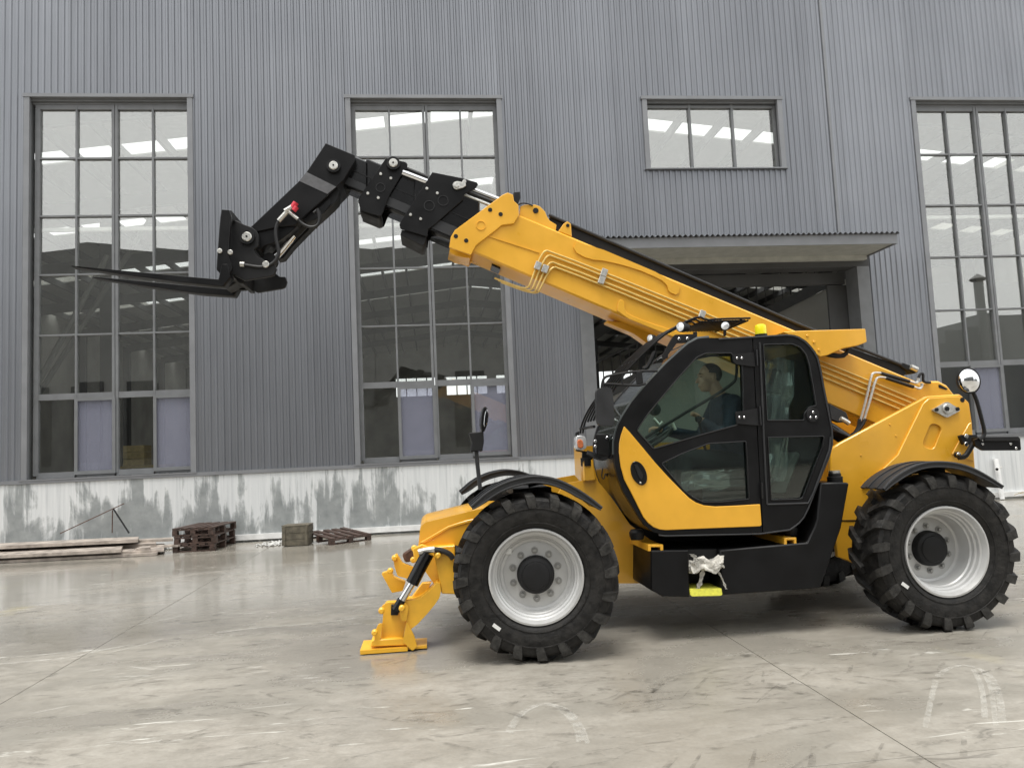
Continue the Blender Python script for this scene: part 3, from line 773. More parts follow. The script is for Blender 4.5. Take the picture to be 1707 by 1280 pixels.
# extension rods on top
tube_px('extension_hose', q('B', 1050,325, 1245,405), BY+.10, .018, RUBH, T)
tube_px('extension_rod', q('B', 1020,362, 1240,446), BY+.03, .026, CHR, T, 0, 16)
tube_px('extension_rod', q('B', 1600,500, 1900,615), BY+.10, .026, CHR, T, 0, 16)
tube_px('extension_hose', q('B', 1560,520, 1900,655), BY+.06, .02, RUBH, T)
tube_px('extension_rod', q('B', 1570,560, 1860,680), BY+.05, .014, STL, T, 0, 10)

# ---- boom head and gooseneck
JY0, JY1 = BY-.02, BY+BW+.02
neck = slab('boom_head', q('P', 542.8,238.4, 592,259, 591.5,268.7, 573,300, 562,311, 549,324, 503,365, 494,376, 465,378, 427,387, 416,380, 498.7,301.5, 511,286.5), JY0, JY1, BLK, T, .006)
slab('grey_band', q('B', 165,357, 102,437, 350,552, 428,488), JY0-.003, JY0+.004, GRYB, neck, 0)
pin(q('B', 408,310)[0], JY0, .034, BLKM)
slab('tilt_ram_housing', q('P', 561,312, 566,318, 562.5,333, 553,343, 530,364, 512,372, 503,366, 549,324), JY0+.05, CV+.02, BLKM, neck, .004)
slab('tilt_ram_housing', q('P', 561,312, 566,318, 562.5,333, 553,343, 520,373, 486,408, 470,428, 460,430, 500,372), CV+.06, JY1-.03, BLKM, neck, .004, YT=CV)
slab('housing_slot', q('A', 1365,190, 1490,70, 1508,140, 1395,270), JY0+.043, JY0+.05, BLKG, neck, 0)
nose = slab('gooseneck_tip', q('A', 560,430, 640,465, 830,425, 1080,388, 1110,400, 1000,500, 880,590, 720,640, 650,690, 560,640), JY0+.02, JY1-.02, BLK, neck, .005)
tube_px('tilt_ram_barrel', q('A', 1230,330, 1090,470, 980,590), CV-.05, .05, BLKM, T, 0, 16)
tube_px('tilt_ram_rod', q('A', 1130,430, 905,705, 800,815), CV-.06, .036, CHR, T, 0, 16)
lathe('ram_eye', [(.001, -.06), (.06, -.06), (.06, .06), (.001, .06)], BLKM, T, 20, 'y', W(*q('A', 790,820)[0], CV-.05))
# hoses and couplings on the gooseneck
YH = JY0-.05
tube_px('coupling_hose', q('A', 985,245, 880,350, 850,440, 855,560, 880,660, 890,740, 850,820, 780,870, 680,895, 560,880, 450,860), YH, .016, RUBH, T, 2)
tube_px('coupling_hose', q('A', 1010,240, 1100,320, 1180,390, 1270,425, 1350,400, 1375,320, 1345,200), YH, .014, RUBH, T, 2)
tube_px('coupling_hose', q('A', 1320,430, 1390,330, 1360,200, 1300,250), YH+.03, .012, RUBH, T, 2)
tube_px('coupling_sleeve', q('A', 885,345, 985,235), YH-.012, .020, STL, T, 0, 10)
tube_px('coupling_sleeve', q('A', 1000,230, 1115,325), YH-.014, .016, STL, T, 0, 10)
tube_px('coupling_sleeve', q('A', 960,230, 1060,170), YH-.016, .022, STL, T, 0, 10)
tube_px('coupling_cap', q('A', 1050,190, 1090,130), YH-.018, .026, REDC, T, 0, 12)
tube_px('coupling_cap', q('A', 1065,225, 1100,180), YH-.03, .022, REDC, T, 0, 12)
tube_px('coupling_fitting', q('A', 430,860, 480,862), YH, .024, STL, T, 0, 10)
# ---- carriage and forks
ca = q('A', 290,330, 380,338, 470,385, 570,420, 622,462, 650,520, 650,640, 585,680, 605,722, 640,770, 705,800, 765,850, 835,850, 858,915, 830,985, 790,1000, 480,1050, 305,960, 280,800, 290,500)
carr = slab('carriage', ca, JY0-.05, JY0-.01, BLKM, T, .005)
slab('carriage_plate', ca, JY1+.01, JY1+.05, BLKM, carr, .005, YT=JY0-.05)
pin(q('A', 518,542)[0], JY0-.05, .036, BLKM)
bolt_px(q('A', 735,862)[0], JY0-.05, .03, STL, carr, 'pin', .02, 14)
FN0, FN1, FF0, FF1 = 6.56, 6.68, 7.14, 7.26
p0, p1 = W(*q('A', 270,260)[0], FN0), W(*q('A', 300,1000)[0], FN0)
for nm, c4 in (('frame_rail', q('A', 215,215, 330,220, 340,330, 225,330)), ('frame_rail', q('A', 160,860, 300,860, 320,980, 190,980)), ('frame_rail', q('A', 440,1010, 560,1000, 570,1060, 555,1165, 505,1160, 420,1080))):
    lo_ = c4[0][1] > 458
    slab(nm, c4, FN0+.06 if not lo_ else FN0+.3, FF1+(-.02 if not lo_ else .04), BLKM, carr, .006, YT=FF0 if lo_ else FN0+.06)
for yy_ in (FN0+.005, FF0+.02):
    slab('hanger_plate', q('A', 205,205, 300,212, 322,300, 300,500, 290,760, 330,900, 300,985, 205,985, 145,920, 150,820, 168,560, 190,300), yy_, yy_+.05, BLK, carr, .005, YT=FN0)
for p in q('A', 190,703, 315,718): bolt_px(p, FN0+.005, .021, STL, carr, 'bolt', .018, 12)
slab('lower_brace', q('A', 300,965, 480,1050, 560,1060, 400,1180, 330,1210, 300,1130), FN0+.35, FF0-.02, BLKM, carr, .005, YT=FF0)
def fork(Y0, Y1, pts): return slab('fork', pts, Y0, Y1, BLK, T, .006, YT=Y0)
fork(FN0, FN1, [(114, 442.8), (364, 465.5), (369, 440), (380, 440), (384, 462), (372, 477.5), (300, 470.5), (200, 457), (118, 444.2)])
fork(FF0, FF1, [(150, 460.5), (377, 481.5), (384, 462), (394, 462), (398, 480), (390, 493.5), (330, 489), (230, 475), (154, 462.5)])

# ---- chassis
slab('chassis_nose', fillet(q('P', 696.5,917, 700.6,878, 709,870.5, 803,847, 860,845, 870,930, 800,920, 758,908), 5), 6.52, 7.44, YEL, T, .015)
slab('nose_rib', q('K', 478,492, 640,398, 745,365, 800,355, 800,372, 745,383, 645,412, 500,498), 6.508, 6.525, YEL, T, .004)
slab('chassis_side', q('P', 940,806, 960,803, 993,797, 1020,830, 1050,874, 1085,900, 1086,972, 1030,972, 985,972, 930,940, 900,880), 6.46, 6.50, YEL, T, .008)
slab('chassis_side', q('P', 940,806, 960,803, 993,797, 1020,830, 1050,874, 1085,900, 1086,972, 1030,972, 985,972, 930,940, 900,880), 7.42, 7.46, YEL, T, .008, YT=6.46)
box('chassis_beam', .2, 4.6, 6.56, 7.38, .52, .95, BLKM, T, .02)
box('axle', .62, .86, 6.0, 7.7, .48, .72, BLKM, T, .04); box('axle', 3.9, 4.15, 6.0, 7.7, .48, .72, BLKM, T, .04)
slab('fuel_neck', q('E', 62,400, 140,395, 160,450, 180,590, 70,600), 6.42, 6.52, YEL, T, .008)
lathe('neck_collar', [(.05, -.035), (.052, .035)], BLKM, T, 16, 'z', W(*q('E', 95,425)[0], 6.46))
# rear tower that carries the boom pivot
TWY = 6.33
tw = q('P', 1386,748, 1400,738.5, 1545.7,660.5, 1580,658, 1600,657, 1616,671, 1621,705, 1626,780, 1610,850, 1560,905, 1480,960, 1396,928, 1384,820)
tower = slab('tower_plate', tw, TWY, TWY+.05, YEL, T, .008)
slab('tower_plate', tw, 7.45, 7.50, YEL, tower, .008, YT=TWY)
capsule = fillet(q('H', 845,800, 955,845, 868,1060, 760,1015), 9.8, 6)
slab('pivot_plate', q('P', 1548.5,664, 1580,661, 1598,660.5, 1613,673.5, 1618,705, 1623.5,783, 1570,786, 1500,796, 1438,814, 1497,758, 1539,673), TWY-.022, TWY+.001, YEL, tower, .008, [capsule])
slab('edge_plate', q('H', 1195,815, 1222,800, 1245,1165, 1040,1095), TWY-.034, TWY-.020, YEL, tower, .005)
slab('pivot_flange', fillet(q('H', 862,682, 985,612, 1008,612, 1115,680, 1112,695, 1005,752, 985,752, 865,692), 2.5), TWY-.045, TWY-.022, STL, tower, .004)
disc('pivot_pin', W(*q('H', 993,676)[0], TWY-.045), .045, .016, STL, tower, 24)
disc('pivot_centre', W(*q('H', 993,674)[0], TWY-.061), .022, .008, BLKM, tower, 6)
for p in q('H', 895,682, 1090,676): bolt_px(p, TWY-.045, .018, BLKM, tower, 'bolt', .012, 6)
disc('sling_hole', W(*q('H', 1135,592)[0], TWY-.022), .022, .003, BLKM, tower, 16)
for p in q('H', 465,822, 195,1105, 520,925): bolt_px(p, TWY, .008, YEL, tower, 'bolt', .006, 8)
slab('seam', [(1403, 866.5), (1432, 866.5), (1432, 868.5), (1403, 868.5)], TWY-.004, TWY+.001, BLKM, tower, 0)
slab('counterweight', q('P', 1590,700, 1621,700, 1626,782, 1612,850, 1570,900, 1560,760), TWY+.051, 7.449, YEL, T, .01, YT=TWY)
slab('sling_slot', q('H', 915,455, 930,450, 1000,490, 985,500, 920,480), BY-.004, BY+.002, BLKM, boom, .0)
# lift ram glimpsed behind the cab
tube_px('lift_ram', q('P', 1340,690, 1385,716, 1440,752), 6.60, .06, BLKG, T, 0, 16)
tube_px('ram_fitting', q('F', 1430,1190, 1480,1215, 1530,1250), 6.50, .022, STL, T, 1)
slab('ram_bracket', q('F', 1290,1010, 1500,1120, 1540,1230, 1420,1240, 1320,1200), 6.62, 6.68, PLA, T, .004)
# yellow arm shield behind the cab roof
shield = slab('arm_shield', q('P', 1306,553, 1330,551.5, 1443,548, 1445.5,570, 1432,575.5, 1405,581, 1379,592.5, 1367,595, 1340,575), 6.50, 6.76, YEL, T, .006)
for p in q('F', 1035,212, 1115,287, 1172,380): bolt_px(p, 6.50, .012, YEL, shield, 'bolt', .01, 10)
slab('shield_latch', q('F', 1265,445, 1320,410, 1440,425, 1500,400, 1525,360, 1540,365, 1525,430, 1480,470, 1400,475, 1320,460), 6.60, 6.64, BLKM, T, .003)

# ---- tank, step and hydraulic box below the cab
HB = q('J', 315,287, 552,285, 552,400, 558,575, 390,572, 315,532)
hbox = slab('step_box', HB, 5.93, 6.70, BLK, T, .01)
right = q('J', 742,285, 1282,238, 1330,140, 1345,95) + q('G', 1192,742, 1500,740, 1535,748, 1440,1280) + q('J', 1366,520, 752,562)
slab('step_box', right, 5.93, 6.70, BLK, hbox, .01)
slab('step_back', q('J', 540,285, 760,283, 760,565, 540,570), 6.20, 6.68, BLKM, hbox, 0, YT=5.93)
slab('step_header', q('J', 553,286, 741,284, 741,380, 553,385), 5.99, 6.20, BLKM, hbox, .004, YT=5.93)
stp = slab('step', fillet(q('J', 558,528, 752,520, 758,560, 745,566, 570,570, 560,562), 1.5), 5.92, 6.19, STEP, T, .006)
cap_ = lathe('filler_cap', [(.001, 0), (.06, 0), (.062, .05), (.05, .055), (.05, .075), (.038, .085), (.001, .087)], BLKM, T, 20, 'z', W(*q('G', 1368,745)[0], 6.05))
lathe('cap_top', [(.001, 0), (.045, 0), (.045, .018), (.001, .02)], STL, cap_, 20, 'z', W(*q('G', 1368,745)[0], 6.05)+Vector((0, 0, .082)))
for c4 in (q('J', 298,250, 392,250, 392,292, 374,292, 374,266, 316,266, 316,292, 298,292), q('J', 1142,208, 1216,206, 1218,248, 1202,249, 1202,222, 1158,223, 1158,251, 1142,251)):
    slab('cab_mount', c4, 5.94, 6.75, YEL, T, .003)
for x, y, in ((1062, 893), (1318, 886)): lathe('rubber_mount', [(.05, 0), (.06, .03), (.06, .06), (.045, .08)], BLKM, T, 16, 'z', W(x, y+6, 6.1))

box('engine_pod', 1.5, 3.35, 7.5, 8.02, .58, 1.55, YEL, T, .04)  # far-side pod, added to keep light from under the machine
box('under_shade_block', 1.3, 3.4, 6.72, 7.5, .42, .60, BLKM, T, .02)  # unseen mass added to deepen the shade beneath the chassis
# ---- fenders
def fender(name, px, Y0, Y1, mt, parent, lip=.045, th=.014, YT=None, dY=0):
    c_ = smooth_line([Vector((v.x, 0, v.z)) for v in (W(a, b_, YT or Y0) for a, b_ in px)], 2)
    def offs(d):
        o = []
        for i, p in enumerate(c_):
            t = (c_[min(i+1, len(c_)-1)]-c_[max(i-1, 0)]).normalized(); nrm = Vector((-t.z, 0, t.x))
            o.append(p+nrm*d)
        return o
    up_, lo = c_, offs(-th)
    o = prism(name, [(p.x, p.z) for p in up_]+[(p.x, p.z) for p in reversed(lo)], Y0+dY, Y1+dY, mt, parent, .003)
    n_ = len(c_)-1
    full = offs(-1.0); lo2 = [p+(f-p)*(.016+(lip-.016)*min(1, 5.0*min(i, n_-i)/n_)) for i, (p, f) in enumerate(zip(c_, full))]; a1_ = offs(.004)
    bead = offs(.002)
    tube('fender_bead', [(p.x, Y0-.012+dY, p.z) for p in bead], .010, mt, o, 8)
    bead = [p+(f-p)*.82 for p, f in zip(c_, lo2)]
    tube('fender_bead', [(p.x, Y0-.012+dY, p.z) for p in bead], .007, mt, o, 8)
    prism('fender_lip', [(p.x, p.z) for p in a1_]+[(p.x, p.z) for p in reversed(lo2)], Y0-.012+dY, Y0+.006+dY, mt, o, .003)
    m1, m2 = offs(.010), offs(-.002)
    for f in (.3, .68):
        yy_ = Y0+(Y1-Y0)*f+dY
        prism('fender_rib', [(p.x, p.z) for p in m1]+[(p.x, p.z) for p in reversed(m2)], yy_-.02, yy_+.02, mt, o, .003)
    return o
FP = q('K', 768,290, 800,262, 860,208, 960,152, 1070,122, 1150,115, 1250,132, 1350,178, 1440,236, 1512,296)
fender('fender', FP, 5.67, 6.10, PLA, T, .05)
fender('fender', FP, 5.67, 6.10, PLA, T, .05, dY=2.0)
RP = q('P', 1472,815, 1482,803, 1500,789, 1524,776.5, 1547,771, 1571,770.5, 1594,773, 1618,780, 1641,792, 1670,811)
fender('fender', RP, 5.65, 5.97, PLA, T, .04)
fender('fender', RP, 5.65, 5.97, PLA, T, .04, dY=2.06)
for x0_, x1_ in ((.62, .92), (3.9, 4.2)): box('fender_bracket', x0_, x1_, 5.95, 6.5, 1.20, 1.245, BLKM, T, .01)
tube_px('fender_stay', q('P', 880,806, 905,800, 930,806), 6.1, .03, BLKM, T, 1)

# ---- wheels
def tyre_mesh(rad):
    bm = bmesh.new(); k = rad/.62
    half = [(.345, .165), (.36, .185), (.40, .206), (.46, .214), (.52, .212), (.555, .203), (.575, .180), (.582, .12), (.585, 0)]
    prof = [(r*k, -y) for r, y in half]+[(r*k, y) for r, y in reversed(half[:-1])]
    add_lathe(bm, prof, 72, 'y', (0, 0, 0), False, False)
    for r0, y0 in ((.395, -.2065), (.50, -.2150)):      # moulded rings on the wall
        add_lathe(bm, [((r0-.006)*k, y0+.004), ((r0-.003)*k, y0-.003), ((r0+.003)*k, y0-.003), ((r0+.006)*k, y0+.004)], 72, 'y', (0, 0, 0), False, False)
    NL = 20
    for side in (-1, 1):
        for i in range(NL):
            th0 = 2*math.pi*(i+(0 if side < 0 else .5))/NL
            path = [(.585, .012, 0, .030, .037), (.584, .09, .085, .030, .037), (.580, .165, .16, .034, .036), (.565, .200, .185, .040, .034), (.535, .214, .20, .040, .014), (.50, .218, .21, .032, .004)]
            secs = []
            for j, (r, y, dth, hw, ht) in enumerate(path):
                t = th0-dth*(1 if side < 0 else 1)
                # outward direction turns from radial to sideways over the shoulder
                ang = [0, .03, .25, .75, 1.25, 1.5][j]
                er, ey = math.cos(ang), math.sin(ang)
                sec = []
                for dw, out_ in ((-hw, -.015), (-hw*.82, ht), (hw*.82, ht), (hw, -.015)):
                    rr_ = (r+er*out_)*k; yy_ = y+ey*out_*.9; tt = t+dw/r
                    sec.append(bm.verts.new((rr_*math.cos(tt), side*yy_, rr_*math.sin(tt))))
                secs.append(sec)
            for A, B in zip(secs, secs[1:]):
                for a in range(4):
                    f_ = bm.faces.new([A[a], A[(a+1) % 4], B[(a+1) % 4], B[a]])
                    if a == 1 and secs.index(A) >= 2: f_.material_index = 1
            bm.faces.new(secs[0]); bm.faces.new(secs[-1][::-1])
    bmesh.ops.recalc_face_normals(bm, faces=bm.faces)
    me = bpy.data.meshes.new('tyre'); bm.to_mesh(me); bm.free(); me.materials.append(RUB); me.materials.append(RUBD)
    for p in me.polygons: p.use_smooth = True
    me.set_sharp_from_angle(angle=R(32)); return me
def mesh_of(fn, mt):
    bm = bmesh.new(); fn(bm); bmesh.ops.recalc_face_normals(bm, faces=bm.faces)
    me = bpy.data.meshes.new('m'); bm.to_mesh(me); bm.free(); me.materials.append(mt)
    for p in me.polygons: p.use_smooth = True
    me.set_sharp_from_angle(angle=R(32)); return me
def rim_fn(dish):
    def f(bm):
        add_lathe(bm, [(.335, -.160), (.352, -.178), (.350, -.192), (.336, -.194), (.328, -.176), (.318, -.150), (.306, -.142), (.303, -.112), (.291, -.104), (.288, -.075), (.278, -.065), (.274, dish-.03), (.262, dish-.012), (.245, dish-.006), (.235, dish-.012), (.12, dish-.012), (.12, dish+.02), (.27, dish+.02), (.285, .16), (.335, .19)], 64, 'y', (0, 0, 0), False, False)
    return f
TY = tyre_mesh(.619)
def wheel(x, y, z, yaw, dish, spin, flip=False, sticker=True):
    wv = empty('wheel', (x, y, z), T)
    wv.rotation_euler = (0, 0, yaw+(math.pi if flip else 0))
    def sub(name, me, rot=0):
        o = bpy.data.objects.new(name, me); COL.objects.link(o); o.parent = wv; o.rotation_euler = (0, rot, 0); return o
    sub('tyre', TY, spin)
    sub('rim', mesh_of(rim_fn(dish), RIM))
    hd = dish-.012
    sub('hub', mesh_of(lambda bm: add_lathe(bm, [(.001, hd-.085), (.085, hd-.085), (.10, hd-.08), (.105, hd-.07), (.128, hd-.06), (.138, hd-.045), (.142, hd+.01)], 48, 'y'), BLKM))
    for k in range(10):
        t = 2*math.pi*(k+.5)/10
        sub('wheel_nut', mesh_of(lambda bm: (add_lathe(bm, [(.001, hd-.028), (.012, hd-.028), (.0145, hd-.022), (.0145, hd-.004)], 6, 'y', (.178*math.cos(t), 0, .178*math.sin(t))), add_lathe(bm, [(.027, hd-.006), (.027, hd+.002)], 12, 'y', (.178*math.cos(t), 0, .178*math.sin(t)))), NUT))
    if sticker:
        t = R(-132 if dish < .0 else -150)
        bm = bmesh.new(); add_box(bm, -.032, .032, -.001, .001, -.012, .012)
        sub('sticker', mesh_of(lambda b2: add_box(b2, -.032, .032, -.001, .001, -.013, .013, Matrix.Translation((.455*math.cos(t), -.2165, .455*math.sin(t))) @ Matrix.Rotation(R(38), 4, 'Y')), WHT)); bm.free()
    t = 2.4
    sub('valve_tag', mesh_of(lambda b2: add_box(b2, -.02, .02, -.004, .004, -.02, .02, Matrix.Translation((.262*math.cos(t), dish-.02, .262*math.sin(t)))), WHT))
    return wv
fw, rw = W(898.75, 961, 5.66), W(1584.2, 921, 5.66)
wheel(fw.x, 5.862, .613, R(-6), -.035, .1)
wheel(rw.x-.01, 5.868, .604, R(.5), .06, .25)
wheel(fw.x, 7.885, .613, R(-5), -.075, .3, True, False)
wheel(rw.x, 7.885, .604, R(0), .035, .0, True, False)

# ---- front stabiliser
SY0 = 6.30
slab('outrigger_bracket', q('I', 655,395, 720,385, 812,400, 840,740, 720,735, 695,600), SY0+.0, SY0+.06, YEL2, T, .006)
slab('outrigger_bracket', q('I', 560,360, 830,340, 830,720, 700,720, 590,560), SY0+.10, SY0+.55, YEL2, T, .006)
leg = slab('outrigger_leg', smooth_poly(q('I', 400,800, 430,790, 520,785, 620,712, 700,620, 722,740, 640,860, 480,1030, 440,1010), 1), SY0-.02, SY0+.16, YEL2, T, .008)
slab('leg_cheek', q('I', 470,770, 560,650, 640,640, 600,710, 520,775), SY0+.10, SY0+.17, YEL2, leg, .004)
slab('foot_bracket', fillet(q('I', 245,835, 265,808, 430,802, 445,860, 432,960, 400,1115, 220,1115, 240,905), 3), SY0+.04, SY0+.13, YEL2, T, .006)
for yy_ in (SY0-.04, SY0+.14): slab('clevis_ear', fillet(q('I', 375,830, 420,800, 450,850, 430,960, 395,960, 375,900) if yy_ < SY0 else q('I', 225,840, 260,815, 300,830, 300,930, 245,930), 3), yy_, yy_+.03, YEL2, T, .005)
slab('clevis_gap', q('I', 305,825, 380,825, 362,912, 302,912), SY0+.02, SY0+.045, BLKM, T, .004)
slab('pad_gusset', fillet(q('I', 432,960, 455,1000, 495,1080, 520,1170, 480,1205, 400,1130), 3), SY0-.03, SY0-.005, YEL2, T, .005)
slab('pad_gusset', fillet(q('I', 175,1040, 200,985, 235,980, 215,1115, 165,1120), 3), SY0-.01, SY0+.02, YEL2, T, .005)
pz = .0
bm = bmesh.new()
fa, fb = W(*q('I', 50,1205)[0], 6.27).x, W(*q('I', 440,1180)[0], 6.27).x
add_box(bm, fa, fb, 6.27, 6.60, .008, .038); bevel_sharp(bm, .006)
foot = finish('stabiliser_pad', bm, YEL2, T)
bm = bmesh.new(); add_box(bm, fb-.02, W(*q('I', 600,1190)[0], 6.33).x, 6.30, 6.56, .012, .032); bevel_sharp(bm, .005); finish('pad_wing', bm, YEL2, foot)
slab('pad_block', q('I', 140,1125, 165,1112, 400,1100, 445,1158, 135,1170), 6.29, 6.50, YEL2, foot, .006)
for p, yy_ in zip(q('I', 228,870, 395,850, 172,1050, 335,440, 488,455, 300,545, 495,360, 690,420), (SY0+.0, SY0-.06, SY0-.03, 6.6, 6.5, 6.6, 6.5, SY0-.01)):
    disc('pivot_pin', W(*p, yy_), .025, .04, YEL2, T, 16)
slab('ram_bracket', q('I', 480,370, 560,330, 650,370, 720,400, 720,440, 560,440, 500,480), 6.44, 6.50, YEL2, T, .005)
slab('linkage_plate', fillet(q('I', 318,430, 352,408, 400,485, 492,520, 440,612, 358,590, 335,520), 2), 6.60, 6.66, YEL2, T, .005)
slab('linkage_plate', fillet(q('I', 225,570, 300,545, 330,600, 425,640, 400,712, 312,728), 2), 6.72, 6.80, YEL2, T, .005)
slab('linkage_rod', q('I', 395,415, 470,365, 500,400, 480,470, 420,480), 6.62, 6.70, RUST, T, .01)
tube_px('stabiliser_ram_barrel', q('I', 610,400, 555,500, 478,650), SY0-.02, .052, BLKG, T, 0, 20)
tube_px('stabiliser_ram_rod', q('I', 490,630, 380,810), SY0-.02, .030, CHR, T, 0, 16)
tube_px('ram_rod_eye', q('I', 395,785, 345,870), SY0-.02, .036, BLKG, T, 0, 16)
tube_px('ram_hose', q('I', 540,400, 620,370, 720,378, 790,410, 815,450), SY0-.02, .022, RUBH, T, 2)
tube_px('ram_fitting', q('I', 530,395, 600,378, 660,372), SY0-.03, .026, STL, T, 1, 10)

# ---- cab
CY0, CY1 = 5.93, 6.74
outer = q('D', 1080,292, 1180,282) + q('F', 0,238, 400,216, 800,192, 880,200, 945,222, 1020,268, 1085,335, 1135,400, 1170,470, 1210,630, 1240,800, 1280,1000, 1320,1200) + \
    q('G', 1340,90, 1346,200, 1342,300, 1310,420, 1180,730, 1060,1040, 1010,1140, 950,1210, 880,1262) + q('P', 1318,881, 1269,887.5, 1110,891, 1100,889.5) + \
    q('E', 690,1048, 620,995, 570,930, 500,820, 420,690, 378,580, 350,470, 340,360, 340,250, 355,170, 380,90) + q('D', 430,960, 500,850, 600,730, 700,620, 800,515, 920,405, 1000,335)
doorR = [(1254.5, 560.5), (1259, 640), (1266, 760), (1271.5, 887.3)]
iL = [i for i, p in enumerate(outer) if p[0] < 1254.0]
# door leaf: the outline left of the hinge line; side frame: the rest
def clip_half(pts, left):
    o = []
    line = lambda y: 1254.5+(y-560.5)*(17.0/326.8)
    f = lambda p: (p[0]-line(p[1]))*(1 if not left else -1)-(.8)
    for a, b_ in zip(pts, pts[1:]+pts[:1]):
        fa_, fb_ = f(a), f(b_)
        if fa_ >= 0: o.append(a)
        if (fa_ >= 0) != (fb_ >= 0):
            t = fa_/(fa_-fb_); o.append((a[0]+(b_[0]-a[0])*t, a[1]+(b_[1]-a[1])*t))
    return o
g_up = fillet(q('D', 540,1105, 640,958, 900,648, 1075,455, 1165,418, 1385,418, 1402,500, 1478,525, 1490,930, 1430,1060, 1150,1135, 690,1270), 3)
g_lo = fillet(q('E', 760,440, 940,352, 1180,262, 1512,242, 1540,755, 1290,782, 1130,782, 1040,740, 960,680), 3)
g_q1 = fillet(q('F', 512,315, 850,306, 945,342, 1020,430, 1060,560, 1142,1040, 1060,1058, 1000,1140, 1000,1212, 560,1214), 3)
g_q2 = fillet(q('G', 568,205, 1232,190, 1218,312, 985,920, 950,935, 605,946), 3)
door = slab('cab_door', clip_half(outer, True), CY0, CY0+.05, BLK, T, .008, [g_up, g_lo])
frame = slab('cab_side_frame', clip_half(outer, False), CY0, CY0+.05, BLK, T, .008, [g_q1, g_q2])
def grow(pts, d):
    cx_ = sum(p[0] for p in pts)/len(pts); cy_ = sum(p[1] for p in pts)/len(pts)
    return [(p[0]+(d if p[0] > cx_ else -d), p[1]+(d if p[1] > cy_ else -d)) for p in pts]
for gpts, par in ((g_up, door), (g_lo, door), (g_q1, frame), (g_q2, frame)):
    slab('pane', gpts, CY0+.020, CY0+.026, CABG, par, 0, smooth=0, YT=CY0)
def gasket(pts, Y, r, mt, par, name='gasket'):
    tube_px(name, pts+[pts[0]], Y, r, mt, par)
for gpts, par in ((g_up, door), (g_lo, door), (g_q1, frame), (g_q2, frame)): gasket(gpts, CY0-.001, .006, BLKG, par)
yp = q('E', 430,108, 480,162, 590,292, 700,425, 830,568, 950,690, 1010,748, 1065,785, 1140,812, 1240,822, 1420,815, 1640,801, 1654,985, 1640,998, 1200,1015, 800,1032, 745,1026, 690,1005, 640,965, 600,915, 560,835, 500,715, 430,580, 398,460, 384,340, 386,260, 402,185)
slab('door_skin', yp, CY0-.014, CY0+.001, YEL, door, .004)
hd_ = ell(*q('E', 561,526)[0], 12.2, 21, 28, R(-22))
slab('door_handle', hd_, CY0-.024, CY0-.010, BLKG, door, .005)
slab('handle_lever', fillet(q('E', 520,450, 545,445, 600,545, 585,590, 560,560), 2), CY0-.036, CY0-.022, BLKM, door, .004)
bolt_px(q('E', 573,610)[0], CY0-.024, .008, STL, door, 'lock_bolt', .008)
for zz, bs in ((q('D', 1398,432, 1590,410, 1600,540, 1440,520, 1402,500), q('D', 1433,465, 1476,465)), (q('D', 1420,945, 1645,905, 1645,1065, 1430,1045), q('D', 1455,990, 1497,990))):
    h_ = slab('hinge', fillet(zz, 2), CY0-.016, CY0+.001, BLKM, door, .004)
    for p in bs: bolt_px(p, CY0-.016, .010, CHR, door, 'bolt', .010)
tube_px('hinge_pin', q('D', 1600,390, 1608,530), CY0-.02, .012, BLKG, door); tube_px('hinge_pin', q('D', 1628,890, 1640,1060), CY0-.02, .012, BLKG, door)
tube_px('hinge_pin', q('G', 490,740, 500,930), CY0-.02, .011, BLKG, door)
tube_px('edge_trim', q('F', 470,290, 500,900) + q('G', 520,200, 560,1000), CY0-.006, .008, PLA, frame)
tube_px('edge_trim', q('G', 562,1000, 1045,985, 1110,860, 1300,350, 1312,200), CY0-.006, .008, PLA, frame)
rr_pts = outer[2:20]
tube_px('edge_trim', [(p[0]-2.0, p[1]+2.0) for p in outer[2:28]], CY0-.004, .007, PLA, frame)
slab('window_latch', ell(*q('F', 1105,1150)[0], 10.5, 12, 20), CY0-.012, CY0+.019, BLKM, frame, .004)
for p in q('F', 1105,1118, 1075,1180, 1140,1180): bolt_px(p, CY0-.012, .011, CHR, frame, 'bolt', .010)
# far side of the cab: posts only, glazed
g_far = q('D', 610,1000, 640,958, 900,648, 1075,455, 1165,418) + q('F', 300,315, 850,306, 945,342, 1020,430, 1060,560, 1142,1040) + q('G', 1232,190, 1218,312, 985,760) + q('E', 1200,500, 900,360, 700,300)
far = slab('cab_side_frame', outer, CY1-.05, CY1, BLK, T, .006, [g_far], YT=CY0)
for gpts in (g_far,): slab('pane', gpts, CY1-.03, CY1-.024, CABG, far, 0, smooth=0, YT=CY0)
# skins that run across the cab along its outline
OX = xz(outer, CY0)
def skin(name, i0, i1, mt, parent, th=.02, y0=CY0+.051, y1=CY1-.051, off=0):
    seg = [Vector((p[0], 0, p[1])) for p in (OX[i0:i1] if i1 > i0 else OX[i0:]+OX[:i1])]
    cen = Vector((2.1, 0, 1.6)); inn = []; outl = []
    for i, p in enumerate(seg):
        t = (seg[min(i+1, len(seg)-1)]-seg[max(i-1, 0)]).normalized(); nrm = Vector((-t.z, 0, t.x))
        if nrm.dot(cen-p) < 0: nrm = -nrm
        outl.append(p+nrm*off); inn.append(p+nrm*(th+off))
    return prism(name, [(p.x, p.z) for p in outl]+[(p.x, p.z) for p in reversed(inn)], y0, y1, mt, parent, .0)
nO = len(outer)
fr0 = next(i for i, p in enumerate(outer) if abs(p[0]-1110) < .1)
ws = fr0+9           # start of the windscreen, above the black belly
ROOFM = mat('cab_roof_plastic', (.055, .055, .056), .35)
skin('cab_roof', 0, 9, ROOFM, T, .05)
skin('cab_rear', 8, 21, BLK, T, .03)
